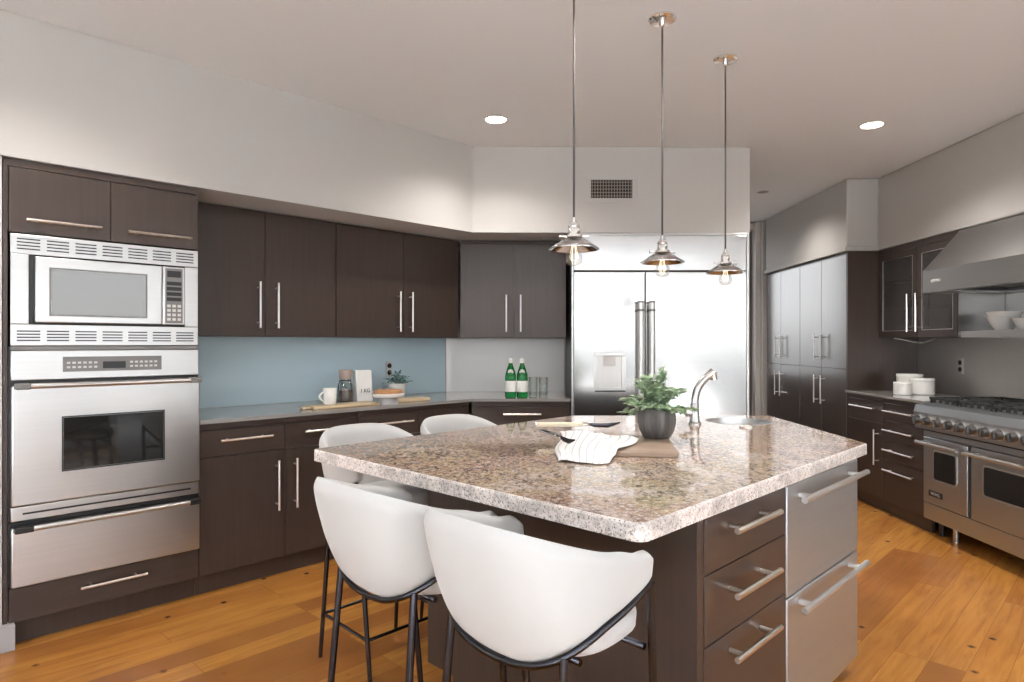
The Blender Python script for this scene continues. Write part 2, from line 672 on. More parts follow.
for (a, c, zz0, zz1) in ((REAR_Y, y0, 0, CEIL), (y1, .75, 0, CEIL), (y0, y1, 0, z0), (y0, y1, z1, CEIL)):
    b.box(FARL_X - .12, FARL_X, a, c, zz0, zz1)
struct(b.build('wall_far_left', M['wall'], smooth=0))
# window frames behind the camera
wi = 1
for (a, c, zz0, zz1) in REAR_OPEN:
    b = MB()
    for xx in (a, (a + c) / 2 - .03, c - .06):
        b.box(xx, xx + .06, REAR_Y - .08, REAR_Y - .03, zz0, zz1)
    for zz in (zz0, zz1 - .06):
        b.box(a, c, REAR_Y - .08, REAR_Y - .03, zz, zz + .06)
    struct(b.build('window_%d' % wi, M['trim'], smooth=0))
    wi += 1
for X, (y0, y1, z0, z1) in ((RIGHT_X + .04, RIGHT_OPEN), (FARL_X - .09, LEFT_FILL)):
    b = MB()
    for yy in (y0, (y0 + y1) / 2 - .03, y1 - .06):
        b.box(X, X + .05, yy, yy + .06, z0, z1)
    for zz in (z0, z1 - .06):
        b.box(X, X + .05, y0, y1, zz, zz + .06)
    struct(b.build('window_%d' % wi, M['trim'], smooth=0))
    wi += 1
b = MB().box(-2.5, .486, 3.462, 3.535, 0, .112, .004)
struct(b.build('baseboard_left', M['base']), RL)
# passage at the right of the refrigerator: grey door in a pale casing, its glazing added for daylight
b = MB()
for (a, c, zz0, zz1) in ((1.70, 1.78, .006, 2.62), (2.66, 2.735, .006, 2.62), (1.78, 2.66, .006, .95), (1.78, 2.66, 2.55, 2.62)):
    b.box(a, c, 7.56, 7.60, zz0, zz1)
d1_ = struct(b.build('door_1', m_paint('grey_door_paint', (.10, .095, .09), .5)))
gp = mat('window_glass', (1, 1, 1), .02)
n_, l_, b_ = nodes(gp)
tr, gl, mx = n_.new('ShaderNodeBsdfTransparent'), n_.new('ShaderNodeBsdfGlossy'), n_.new('ShaderNodeMixShader')
gl.inputs['Roughness'].default_value = .02
mx.inputs[0].default_value = .07
l_.new(tr.outputs[0], mx.inputs[1])
l_.new(gl.outputs[0], mx.inputs[2])
l_.new(mx.outputs[0], [q for q in n_ if q.type == 'OUTPUT_MATERIAL'][0].inputs['Surface'])
o = MB().box(1.781, 2.659, 7.578, 7.584, .951, 2.549).build('glass_pane', gp, d1_)  # added unseen pane, lets daylight reach the pantry doors
b = MB()
b.box(2.745, 2.810, 7.47, 7.548, 0, 2.72, .006)
b.box(2.812, 2.90, 7.43, 7.548, 0, 2.72, .006)
b.box(1.70, 2.743, 7.49, 7.548, 2.63, 2.70, .004)
struct(b.build('trim_1', M['trim']))


# ------------------------------------------------------------------ cabinetry
def handle_h(t, par, x0, x1, yf, z, so=.042, r=.0065, m='nickel'):
    b = MB(t)
    b.cyl((x0, yf - so, z), (x1, yf - so, z), r, seg=12)
    k = min(.05, (x1 - x0) * .16)
    for x in (x0 + k, x1 - k):
        b.cyl((x, yf - so, z), (x, yf - .0005, z), r * .8, seg=10)
    return b.build('handle', M[m], par)


def handle_v(t, par, x, z0, z1, yf, so=.042, r=.0065, m='nickel'):
    b = MB(t)
    b.cyl((x, yf - so, z0), (x, yf - so, z1), r, seg=12)
    k = (z1 - z0) * .12
    for z in (z0 + k, z1 - k):
        b.cyl((x, yf - so, z), (x, yf - .0005, z), r * .8, seg=10)
    return b.build('handle', M[m], par)


def front(t, kind, x0, x1, z0, z1, yf, h=None, th=.02, m=None, gap=.0018):
    b = MB(t).box(x0 + gap, x1 - gap, yf, yf + th, z0 + gap, z1 - gap, .0016)
    o = b.build(kind, M[m] if m else (M['dark'] if kind == 'door' else M['darkh']), t)
    if h:
        if h[0] == 'h':
            handle_h(t, o, h[1], h[2], yf, h[3])
        else:
            handle_v(t, o, h[1], h[2], h[3], yf)
    return o


YL = 3.49
# tall oven cabinet
t = thing('oven_cabinet', 'tall dark wood cabinet around the built-in ovens at far left', 'cabinet', 'L', (.85, YL, 0))
b = MB(t)
b.box(.447, .463, YL + .004, 4.13, .10, 2.10)
b.box(1.224, 1.240, YL + .004, 4.13, .10, 2.10)
b.box(.464, 1.223, YL + .024, 4.12, .105, .255)
b.box(.464, 1.223, YL + .024, 4.12, 1.80, 2.10)
b.box(.464, 1.223, 4.10, 4.12, .256, 1.799)
b.build('carcass', M['dark'], t)
MB(t).box(.49, 1.24, YL + .06, YL + .08, .0, .104).build('toe_kick', M['dark'], t)
MB(t).box(.45, 1.237, YL + .006, YL + .02, 2.075, 2.106, .001).build('top_rail', M['dark'], t)
front(t, 'door', .466, .848, 1.790, 2.072, YL, ('h', .523, .804, 1.845))
front(t, 'door', .848, 1.238, 1.790, 2.072, YL, ('h', .911, 1.194, 1.842))
front(t, 'drawer', .466, 1.238, .108, .258, YL, ('h', .721, .992, .203))


def vents(b, x0, x1, yf, z0, z1, n=7, rows=4):
    w = (x1 - x0) / n
    for i in range(n):
        for j in range(rows):
            z = z0 + (z1 - z0) * (j + .5) / rows
            b.box(x0 + i * w + .012, x0 + (i + 1) * w - .012, yf - .0012, yf + .001, z - .0028, z + .0028)


X0, X1 = .472, 1.236
t = thing('microwave', 'built-in stainless microwave oven with louvred trim above the wall oven', 'microwave', 'L', (.85, YL, 1.30))
b = MB(t)
b.box(X0, X1, YL - .004, YL + .003, 1.302, 1.395, .002)
b.box(X0, X1, YL - .004, YL + .003, 1.70, 1.785, .002)
b.box(X0, .536, YL - .004, YL + .003, 1.396, 1.699, .002)
b.box(1.172, X1, YL - .004, YL + .003, 1.396, 1.699, .002)
tk = b.build('trim_frame', M['steel'], t)
for (z0, z1) in ((1.715, 1.772), (1.318, 1.372)):
    b = MB(t)
    vents(b, X0 + .01, X1 - .01, YL - .0035, z0, z1)
    b.build('louvre_slots', M['black'], tk)
MB(t).box(.538, 1.170, YL + .004, YL + .45, 1.398, 1.697).build('cavity', M['black'], t)
mw = MB(t).box(.556, 1.062, YL - .022, YL + .002, 1.404, 1.692, .004).build('door', M['steel'], t)
MB(t).box(.612, .990, YL - .0245, YL - .0225, 1.440, 1.640, .001).build('window', M['mwglass'], mw)
b = MB(t)
for (a, c, e_, f_) in ((.606, .996, 1.641, 1.647), (.606, .996, 1.433, 1.439), (.606, .611, 1.439, 1.641), (.991, .996, 1.439, 1.641)):
    b.box(a, c, YL - .0245, YL - .0225, e_, f_)
b.build('window_border', M['grey'], mw)
cp = MB(t).box(1.064, 1.166, YL - .022, YL + .002, 1.404, 1.692, .004).build('control_panel', M['steel'], t)
MB(t).box(1.076, 1.156, YL - .0235, YL - .0225, 1.412, 1.684).build('keypad', M['grey'], cp)
b = MB(t)
b.box(1.084, 1.148, YL - .0245, YL - .024, 1.640, 1.672)
for j in range(4):
    b.box(1.082, 1.150, YL - .0245, YL - .024, 1.600 - j * .026, 1.618 - j * .026)
b.build('display', M['black'], cp)
b = MB(t)
for i in range(3):
    for j in range(4):
        b.box(1.084 + i * .024, 1.100 + i * .024, YL - .0245, YL - .024, 1.425 + j * .022, 1.438 + j * .022)
b.build('keys', M['lite'], cp)

t = thing('wall_oven', 'stainless built-in wall oven below the microwave', 'oven', 'L', (.85, YL, .54))
MB(t).box(.466, 1.222, YL + .004, YL + .55, .546, 1.296).build('cavity', M['black'], t)
cp = MB(t).box(X0, X1, YL - .012, YL + .002, 1.152, 1.280, .003).build('control_panel', M['steel'], t)
MB(t).box(.657, 1.062, YL - .0135, YL - .0125, 1.184, 1.252).build('display_panel', M['grey'], cp)
b = MB(t)
b.box(.812, .906, YL - .0145, YL - .014, 1.196, 1.228)
b.build('display', M['black'], cp)
for s0 in (.672, .924):
    b = MB(t)
    for i in range(6):
        for zz in (1.200, 1.220):
            b.box(s0 + i * .021, s0 + i * .021 + .013, YL - .0145, YL - .014, zz, zz + .009)
    b.build('keys', M['lite'], cp)
b = MB(t).box(X0, X1, YL - .002, YL + .002, 1.283, 1.299)
b.build('upper_trim', M['grey'], t)
od = MB(t).box(X0, X1, YL - .030, YL + .002, .612, 1.128, .006, 3).build('door', M['steel'], t)
MB(t).box(.657, 1.064, YL - .0325, YL - .0305, .748, .980, .0008).build('window', M['ovenglass'], od)
b = MB(t)
for (a, c, e_, f_) in ((.650, 1.071, .981, .987), (.650, 1.071, .741, .747), (.650, .656, .747, .981), (1.065, 1.071, .747, .981)):
    b.box(a, c, YL - .0325, YL - .0305, e_, f_)
b.build('window_border', M['black'], od)
b = MB(t)
b.cyl((.52, YL - .062, 1.128), (1.20, YL - .062, 1.128), .0115, seg=16)
b.build('handle', M['steel'], od)
for (a, c) in ((.480, .535), (1.178, 1.232)):
    MB(t).box(a, c, YL - .075, YL - .0305, 1.115, 1.141, .005).build('handle_bracket', M['grey'], od)
b = MB(t)
b.box(X0, X1, YL - .016, YL + .002, .546, .607, .003)
ls = b.build('lower_vent_panel', M['steel'], t)
MB(t).box(X0 + .04, X1 - .04, YL - .018, YL - .0165, .572, .580).build('vent_slot', M['black'], ls)

t = thing('warming_drawer', 'wide stainless warming drawer under the wall oven', 'warming drawer', 'L', (.85, YL, .262))
MB(t).box(.466, 1.222, YL + .004, YL + .5, .264, .540).build('cavity', M['black'], t)
wd = MB(t).box(X0, X1, YL - .028, YL + .002, .264, .520, .005, 3).build('front', M['steel'], t)
b = MB(t).box(X0, X1, YL - .006, YL + .002, .524, .543)
b.build('upper_strip', M['black'], t)
MB(t).cyl((.53, YL - .060, .516), (1.19, YL - .060, .516), .0115).build('handle', M['steel'], wd)
for (a, c) in ((.478, .545), (1.176, 1.232)):
    MB(t).box(a, c, YL - .073, YL - .0285, .503, .529, .005).build('handle_bracket', M['black'], wd)

# base cabinets on the left wall
YB = 3.497


def base_cab(t, x0, x1, yf, yb, toe=.07, top=.892):
    MB(t).box(x0 + .001, x1 - .001, yf + .022, yb, .105, top).build('carcass', M['dark'], t)
    MB(t).box(x0 + .001, x1 - .001, yf + toe - .018, yf + toe, 0, .104).build('toe_kick', M['dark'], t)
    MB(t).box(x0 + .001, x1 - .001, yf + .004, yf + .0215, .861, top, .001).build('top_rail', M['darkh'], t)


t = thing('base_cabinet', 'dark wood base cabinet beside the ovens under the mug', 'cabinet', 'L', (1.71, YB, 0), 'base cabinets along the left and back walls')
base_cab(t, 1.243, 2.18, YB, 4.13)
front(t, 'drawer', 1.245, 1.709, .715, .858, YB, ('h', 1.34, 1.621, .803))
front(t, 'drawer', 1.709, 2.178, .715, .858, YB, ('h', 1.812, 2.085, .805))
front(t, 'door', 1.245, 1.709, .108, .715, YB, ('v', 1.656, .383, .66))
front(t, 'door', 1.709, 2.178, .108, .715, YB, ('v', 1.763, .381, .66))
t = thing('base_cabinet', 'dark wood base cabinet below the blue backsplash, next to the corner', 'cabinet', 'L', (2.64, YB, 0), 'base cabinets along the left and back walls')
base_cab(t, 2.182, 3.10, YB, 4.13)
front(t, 'drawer', 2.184, 2.645, .715, .858, YB, ('h', 2.261, 2.577, .804))
front(t, 'drawer', 2.645, 3.098, .715, .858, YB, ('h', 2.726, 3.059, .802))
front(t, 'door', 2.184, 2.645, .108, .715, YB, ('v', 2.59, .383, .66))
front(t, 'door', 2.645, 3.098, .108, .715, YB, ('v', 2.70, .383, .66))
t = thing('base_cabinet', 'dark wood base cabinet under the green bottles, left of the refrigerator', 'cabinet', 'W', (.02, 4.67, 0), 'base cabinets along the left and back walls')
base_cab(t, -.335, .380, 4.67, 5.32)
front(t, 'drawer', -.333, .378, .715, .858, 4.67, ('h', -.10, .167, .803))
front(t, 'door', -.333, .022, .108, .715, 4.67, ('v', -.03, .38, .66))
front(t, 'door', .022, .378, .108, .715, 4.67, ('v', .075, .38, .66))

poly = [uv(1.243, 3.480), (-.331, 4.652), (.382, 4.652), (.382, 5.322), (-.590, 5.322), uv(1.243, 4.132)]
o = MB().prism(poly, .894, .914, .002).build('countertop', M['counter'])
o['label'] = 'polished dark stone countertop running along the left and back walls'
o['category'] = 'countertop'

# upper cabinets
YU = 3.80


def upper_cab(t, x0, x1, yf, yb, z0, z1):
    MB(t).box(x0 + .001, x1 - .001, yf + .022, yb, z0, z1).build('carcass', M['dark'], t)


t = thing('wall_cabinet', 'dark wood wall cabinet hung nearest the ovens above the blue backsplash', 'cabinet', 'L', (1.73, YU, 1.355), 'dark wall cabinets on the left and back walls')
upper_cab(t, 1.244, 2.206, YU, 4.13, 1.355, 2.106)
front(t, 'door', 1.245, 1.731, 1.355, 2.104, YU, ('v', 1.685, 1.404, 1.679))
front(t, 'door', 1.731, 2.205, 1.355, 2.104, YU, ('v', 1.797, 1.404, 1.679))
t = thing('wall_cabinet', 'dark wood wall cabinet over the jar, bag and small plant', 'cabinet', 'L', (2.73, YU, 1.355), 'dark wall cabinets on the left and back walls')
upper_cab(t, 2.207, 3.258, YU, 4.13, 1.355, 2.106)
front(t, 'door', 2.208, 2.742, 1.355, 2.104, YU, ('v', 2.690, 1.394, 1.679))
front(t, 'door', 2.742, 3.256, 1.355, 2.104, YU, ('v', 2.795, 1.394, 1.679))
YU2 = 4.985
t = thing('wall_cabinet', 'dark wood wall cabinet above the green bottles, left of the refrigerator', 'cabinet', 'W', (-.03, YU2, 1.355), 'dark wall cabinets on the left and back walls')
upper_cab(t, -.446, .374, YU2, 5.32, 1.355, 2.106)
MB(t).box(-.444, .372, YU2 + .002, YU2 + .018, 2.088, 2.105).build('top_rail', M['darkh'], t)
front(t, 'door', -.445, -.029, 1.355, 2.086, YU2, ('v', -.088, 1.401, 1.686))
front(t, 'door', -.029, .373, 1.355, 2.086, YU2, ('v', .022, 1.401, 1.686))

# blue backsplash
o = MB().box(1.245, 3.40, 4.1325, 4.1385, .9155, 1.3535).build('backsplash_panel', M['blue'])
o.rotation_euler = (0, 0, RL)
o['label'] = 'glossy pale blue backsplash panel behind the mug and jar'
o['category'] = 'backsplash'


o = MB().box(-.590, .383, 5.3225, 5.3285, .9155, 1.3535).build('backsplash_panel', M['splash'])
o['label'] = 'pale grey-white backsplash panel behind the green bottles'
o['category'] = 'backsplash'


def outlet(label, fr, x, y, z, w=.06, h=.118):
    t = thing('wall_outlet', label, 'outlet', fr, (x, y, z), 'duplex wall outlets')
    p = MB(t).box(x - w / 2, x + w / 2, y - .006, y - .0005, z - h / 2, z + h / 2, .002).build('cover_plate', M['plate'], t)
    for s in (-1, 1):
        q = MB(t).cyl((x, y - .009, z + s * .026), (x, y - .0062, z + s * .026), .0185, seg=20).build('socket', M['black'], t)
    return t


outlet('outlet on the blue backsplash behind the small leafy plant', 'L', 2.848, 4.132, 1.117)

# ------------------------------------------------------------------ refrigerator
YF = 4.635
t = thing('refrigerator', 'wide built-in stainless refrigerator with ice and water dispenser', 'refrigerator', 'W', (1.02, YF, 0))
MB(t).box(.395, 1.650, YF + .035, 5.32, .10, 2.10).build('body', M['black'], t)  # black body colour puts the shade into the door gaps
MB(t).box(.40, 1.645, YF + .07, YF + .09, 0, .099).build('toe_grille', M['black'], t)
b = MB(t)
b.box(.386, .400, YF + .004, YF + .034, .10, 2.103, .002)
b.box(1.644, 1.660, YF + .004, YF + .034, .10, 2.103, .002)
b.box(.401, 1.643, YF + .004, YF + .034, 2.090, 2.103, .002)
b.build('trim_frame', M['steel'], t)
MB(t).box(.402, 1.642, YF + .006, YF + .034, 1.836, 2.089, .004).build('top_panel', M['steelv'], t)
ld = MB(t).box(.402, .912, YF, YF + .034, .11, 1.826, .005, 3).build('door', M['steelv'], t)
rd = MB(t).box(.917, 1.642, YF, YF + .034, .11, 1.826, .005, 3).build('door', M['steelv'], t)
for xx, dr in ((.872, ld), (.952, rd)):
    b = MB(t)
    b.cyl((xx, YF - .055, .42), (xx, YF - .055, 1.60), .022, seg=20)
    for zz in (.50, 1.52):
        b.cyl((xx, YF - .055, zz), (xx, YF - .0008, zz), .014, seg=14)
    b.build('handle', M['handle'], dr)
    b = MB(t)
    b.cyl((xx, YF - .055, 1.601), (xx, YF - .055, 1.612), .023, seg=20)
    b.cyl((xx, YF - .055, 1.54), (xx, YF - .055, 1.555), .0235, seg=20)
    b.build('handle_cap', M['grey'], dr)
b = MB(t)
b.box(.548, .776, YF - .012, YF - .001, 1.222, 1.252, .003)
b.box(.548, .572, YF - .008, YF - .001, .972, 1.221, .002)
b.box(.744, .776, YF - .008, YF - .001, .972, 1.221, .002)
b.box(.573, .743, YF - .008, YF - .001, .972, .994, .002)
b.build('dispenser_frame', M['steel'], ld)
MB(t).box(.573, .743, YF - .003, YF - .0006, .995, 1.221).build('dispenser_recess', M['steelp'], ld)
b = MB(t)
b.box(.612, .700, YF - .010, YF - .0035, 1.152, 1.220, .002)
b.build('dispenser_chute', M['plate'], ld)
MB(t).box(.553, .770, YF - .014, YF - .0085, .966, .976, .002).build('drip_tray', M['black'], ld)

# supply air grille on the soffit
t = thing('air_vent', 'dark slotted air vent in the soffit above the refrigerator', 'vent', 'W', (.67, 4.654, 2.42))
b = MB(t)
for (a, c, e_, f_) in ((.484, .860, 2.490, 2.516), (.484, .860, 2.328, 2.358), (.484, .526, 2.358, 2.490), (.824, .860, 2.358, 2.490)):
    b.box(a, c, 4.646, 4.6545, e_, f_, .002)
b.build('frame', M['wall'], t)
MB(t).box(.5265, .8235, 4.6525, 4.6545, 2.3585, 2.4895).build('backing', M['ventback'], t)
b = MB(t)
for i in range(15):
    x = .533 + i * .0200
    b.box(x, x + .005, 4.648, 4.6523, 2.3585, 2.4895)
for j in range(5):
    z = 2.372 + j * .0245
    b.box(.527, .823, 4.6495, 4.6522, z, z + .005)
b.build('louvres', M['ventm'], t)

# ------------------------------------------------------------------ right side (frame R: x = -Y, y = X)
XP = 2.821


def pantry(label, ys, org):
    t = thing('pantry_cabinet', label, 'cabinet', 'R', org, 'tall pantry cabinets')
    y0, ym, y1 = ys
    MB(t).box(-y1 + .001, -y0 - .001, XP + .022, 3.42, .105, 2.095).build('carcass', M['dark'], t)
    MB(t).box(-y1 + .001, -y0 - .001, XP + .05, XP + .07, 0, .104).build('toe_kick', M['dark'], t)
    for (a, c, hx) in ((y0, ym, ym - .065), (ym, y1, ym + .065)):
        front(t, 'door', -c, -a, 1.09, 2.08, XP, ('v', -hx, 1.16, 1.40), m='lacquer')
        front(t, 'door', -c, -a, .108, 1.09, XP, ('v', -hx, .76, 1.02), m='lacquer')
    return t


t1 = pantry('tall dark pantry cabinet beside the passage, farther of the two', (6.462, 6.93, 7.32), (-6.9, XP, 0))
t2 = pantry('tall dark pantry cabinet next to the right-hand countertop', (5.545, 6.005, 6.460), (-6.0, XP, 0))
MB(t2).box(-5.543, -5.530, XP + .002, 3.42, .0, 2.10, .001).build('side_panel', M['dark'], t2)

t = thing('base_cabinet', 'dark wood base cabinet with upright handle beside the four-drawer stack', 'cabinet', 'R', (-5.25, XP, 0), 'base cabinets by the range')
base_cab(t, -5.528, -4.980, XP, 3.42)
front(t, 'drawer', -5.526, -4.981, .690, .858, XP, ('h', -5.42, -5.06, .800))
front(t, 'door', -5.526, -4.981, .108, .690, XP, ('v', -5.05, .365, .640))
t = thing('base_cabinet', 'dark wood four-drawer base cabinet next to the range', 'cabinet', 'R', (-4.7, XP, 0), 'base cabinets by the range')
base_cab(t, -4.978, -4.476, XP, 3.42)
for (z0, z1, hz) in ((.725, .858, .800), (.572, .725, .655), (.420, .572, .505), (.108, .420, .352)):
    front(t, 'drawer', -4.977, -4.478, z0, z1, XP, ('h', -4.93, -4.56, hz))
o = MB().box(2.800, 3.424, 4.470, 5.528, .894, .914, .002).build('countertop', M['counter'])
o['label'] = 'short polished dark stone countertop under the white canisters'
o['category'] = 'countertop'

# stainless backsplash panels
o = MB().box(3.421, 3.4285, 4.56, 5.527, .916, 1.352).build('backsplash_panel', M['steelp'])
o['label'] = 'stainless backsplash panel behind the canisters'
o['category'] = 'backsplash'
o = MB().box(3.418, 3.4285, 3.0, 4.558, .916, 1.655).build('backsplash_panel', M['steelp'])
o['label'] = 'stainless backsplash panel behind the range'
o['category'] = 'backsplash'
outlet('outlet on the stainless backsplash behind the canisters', 'R', -4.99, 3.421, 1.138)

# glass fronted wall cabinet
XG = 3.087
t = thing('wall_cabinet', 'dark wall cabinet with two glass doors beside the range hood', 'cabinet', 'R', (-5.03, XG, 1.355))
b = MB(t)
b.box(-5.526, -5.508, XG + .022, 3.42, 1.36, 2.10)
b.box(-4.552, -4.534, XG + .022, 3.42, 1.36, 2.10)
b.box(-5.507, -4.553, XG + .022, 3.42, 1.36, 1.378)
b.box(-5.507, -4.553, XG + .022, 3.42, 2.04, 2.10)
b.box(-5.507, -4.553, 3.40, 3.42, 1.379, 2.039)
for z in (1.60, 1.82):
    b.box(-5.507, -4.553, XG + .04, 3.399, z, z + .014)
b.build('carcass', M['dark'], t)
MB(t).box(-5.526, -4.534, XG + .002, XG + .02, 2.062, 2.104).build('top_rail', M['darkh'], t)
for (x0, x1, hx) in ((-5.526, -5.000, -5.055), (-4.998, -4.534, -4.945)):
    b = MB(t)
    w = .052
    z0, z1 = 1.362, 2.058
    b.box(x0 + .002, x0 + w, XG, XG + .02, z0, z1, .0015)
    b.box(x1 - w, x1 - .002, XG, XG + .02, z0, z1, .0015)
    b.box(x0 + w + .0005, x1 - w - .0005, XG, XG + .02, z0, z0 + w, .0015)
    b.box(x0 + w + .0005, x1 - w - .0005, XG, XG + .02, z1 - w, z1, .0015)
    d = b.build('door', M['dark'], t)
    MB(t).box(x0 + w + .001, x1 - w - .001, XG + .007, XG + .012, z0 + w + .001, z1 - w - .001).build('glass_pane', M['cabglass'], d)
    b = MB(t)
    for zz in (z0 + w, z1 - w - .005):
        b.box(x0 + w + .001, x1 - w - .001, XG + .001, XG + .006, zz + .0005, zz + .0045)
    for xx in (x0 + w + .0005, x1 - w - .0045):
        b.box(xx, xx + .004, XG + .001, XG + .006, z0 + w + .006, z1 - w - .006)
    b.build('glass_bead', M['nickel'], d)
    handle_v(t, d, hx, 1.403, 1.70, XG, so=.045, r=.007, m='chrome')
MB(t).box(-4.5335, -4.531, XG + .004, 3.415, 1.36, 2.10).build('end_cladding', M['steelh'], t)
# terracotta bowls on its top shelf
for k, (yy, zz) in enumerate(((4.74, 1.835), (4.74, 1.875))):
    o = MB().lathe([(.0, 0), (.035, 0), (.085, .045), (.095, .085), (.090, .085), (.08, .05), (.03, .012), (0, .012)], seg=28).build('bowl', M['redb'])
    o.location = (3.25, yy, zz)
    o['label'] = ('red brown bowl inside the glass cabinet, lower of its stack', 'red brown bowl inside the glass cabinet, upper of its stack')[k]
    o['category'] = 'bowl'
    o['group'] = 'bowls in the glass cabinet'
# white lamp flex sagging under the cabinet
pts = [(3.20, 5.50, 1.357), (3.27, 5.49, 1.345), (3.345, 5.47, 1.325), (3.405, 5.44, 1.316), (3.409, 5.36, 1.332), (3.409, 5.28, 1.357)]
o = MB().tube(pts, .005, 8).build('lamp_flex', M['white'])
o['label'] = 'thin white flex sagging under the glass-door cabinet'
o['category'] = 'cable'

# ------------------------------------------------------------------ range
XR = 2.79
YA, YZ = 4.462, 3.243
t = thing('kitchen_range', 'large stainless range with double oven and black grates', 'range', 'R', (-3.85, XR, 0))
b = MB(t)
b.box(-YA, -YZ, XR + .035, 3.41, .125, .895)
b.build('body', M['steeld'], t)
# control rail with bullnose
b = MB(t)
b.extr([(XR - .045, .735), (XR - .055, .845), (XR - .040, .893), (XR + .02, .906), (3.40, .906), (3.40, .897), (XR + .033, .897), (XR + .033, .735)], -YA - .004, -YZ + .004)
b.build('control_panel', M['steeld'], t)
MB(t).box(-YA + .002, -YZ - .002, XR + .01, XR + .034, .680, .734, .003).build('lower_rail', M['steeld'], t)
MB(t).box(-YA + .004, -YZ - .004, XR - .004, XR + .009, .718, .733).build('vent_slot', M['black'], t)
for i in range(11):
    y = 4.405 - i * .1065
    k = MB(t)
    k.cyl((-y, XR - .0525, .795), (-y, XR - .064, .794), .036, .036, 28)
    ko = k.build('knob', M['chrome'], t)
    k = MB(t)
    k.cyl((-y, XR - .0645, .794), (-y, XR - .092, .792), .029, .026, 20)
    k.box(-y - .0045, -y + .0045, XR - .100, XR - .091, .766, .819, .002)
    k.build('grip', M['knob'], ko)


def oven_door(y1, y0, wy1, wy0, wz0, wz1):
    d = MB(t).box(-y1, -y0, XR, XR + .034, .232, .676, .005, 3).build('door', M['steeld'], t)
    b = MB(t)
    # rounded window
    def rr(x0, x1, z0, z1, r, yy0, yy1):
        pts = []
        for (cx_, cz_, a0) in ((x1 - r, z1 - r, 0), (x0 + r, z1 - r, 90), (x0 + r, z0 + r, 180), (x1 - r, z0 + r, 270)):
            for q in range(5):
                a_ = math.radians(a0 + q * 22.5)
                pts.append((cx_ + r * math.cos(a_), cz_ + r * math.sin(a_)))
        lo = [b.bm.verts.new((x, yy0, z)) for x, z in pts]
        hi = [b.bm.verts.new((x, yy1, z)) for x, z in pts]
        b.bm.faces.new(lo)
        b.bm.faces.new(hi[::-1])
        for i in range(len(pts)):
            b.bm.faces.new((lo[i], hi[i], hi[(i + 1) % len(pts)], lo[(i + 1) % len(pts)]))
    rr(-wy1 - .012, -wy0 + .012, wz0 - .012, wz1 + .012, .025, XR - .004, XR - .0004)
    b.build('window_bezel', M['chrome'], d)
    b = MB(t)
    rr(-wy1, -wy0, wz0, wz1, .018, XR - .0062, XR - .0042)
    b.build('window', M['ovenglass'], d)
    b = MB(t)
    b.cyl((-y1 + .01, XR - .058, .640), (-y0 - .01, XR - .058, .640), .0125, seg=16)
    b.build('handle', M['steel'], d)
    for y in (y1 - .055, y0 + .055):
        MB(t).box(-y - .03, -y + .03, XR - .066, XR - .0005, .632, .652, .004).build('handle_bracket', M['steel'], d)
    return d


d1 = oven_door(4.446, 4.012, 4.325, 4.115, .405, .590)
d2 = oven_door(3.978, 3.262, 3.862, 3.375, .405, .575)
MB(t).box(-4.382, -4.246, XR - .004, XR - .0005, .284, .322, .001).build('badge', M['black'], d1)
text('VIKING', .030, M['lite'], d1, (-4.314 + 3.85, -.0046, .302), 'badge_lettering')
bk = MB(t).box(-YA + .012, -YZ - .012, XR + .004, XR + .034, .118, .228, .004).build('kick_panel', M['steeld'], t)
for y in (4.40, 4.26, 3.30):
    b = MB(t)
    b.cyl((-y, XR + .10, 0), (-y, XR + .10, .124), .018, .018, 16)
    b.build('leg', M['steel'] if y != 4.40 else M['black'], t)
# burner wells and grates
for i in range(4):
    ya, yb_ = YA - .02 - i * .297, YA - .02 - (i + 1) * .297 + .008
    if i == 3:
        g_ = MB(t).box(-ya, -yb_, XR + .05, 3.33, .9065, .925, .004).build('griddle_cover', M['steeld'], t)
        continue
    xc = -(ya + yb_) / 2
    for (px_) in (XR + .18, XR + .44):
        b = MB(t)
        b.lathe([(.0, .907), (.055, .907), (.055, .915), (.035, .920), (.035, .926), (0, .927)], (xc, px_, 0), 20)
        b.build('burner', M['blackm'], t)
    b = MB(t)
    x0, x1 = -ya + .004, -yb_ - .004
    y0, y1 = XR + .035, 3.33
    for (a, c, e_, f_) in ((x0, x1, y0, y0 + .016), (x0, x1, y1 - .016, y1), (x0, x0 + .014, y0 + .016, y1 - .016), (x1 - .014, x1, y0 + .016, y1 - .016), (x0 + .014, x1 - .014, (y0 + y1) / 2 - .007, (y0 + y1) / 2 + .007)):
        b.box(a, c, e_, f_, .930, .946, .002)
    for px_ in (XR + .18, XR + .44):
        for q in range(8):
            a_ = q * PI / 4 + PI / 8
            b.cyl((xc + .045 * math.cos(a_), px_ + .045 * math.sin(a_), .938), (xc + .118 * math.cos(a_), px_ + .108 * math.sin(a_), .938), .007, seg=8)
    for (a, c) in ((x0 + .01, y0 + .01), (x1 - .01, y0 + .01), (x0 + .01, y1 - .01), (x1 - .01, y1 - .01)):
        b.cyl((a, c, .9062), (a, c, .932), .008, seg=8)
    for q in range(4):
        xx = x0 + .045 + q * .062
        b.box(xx, xx + .03, y0 - .004, y0 + .001, .912, .944, .002)
    b.build('grate', M['blackm'], t)

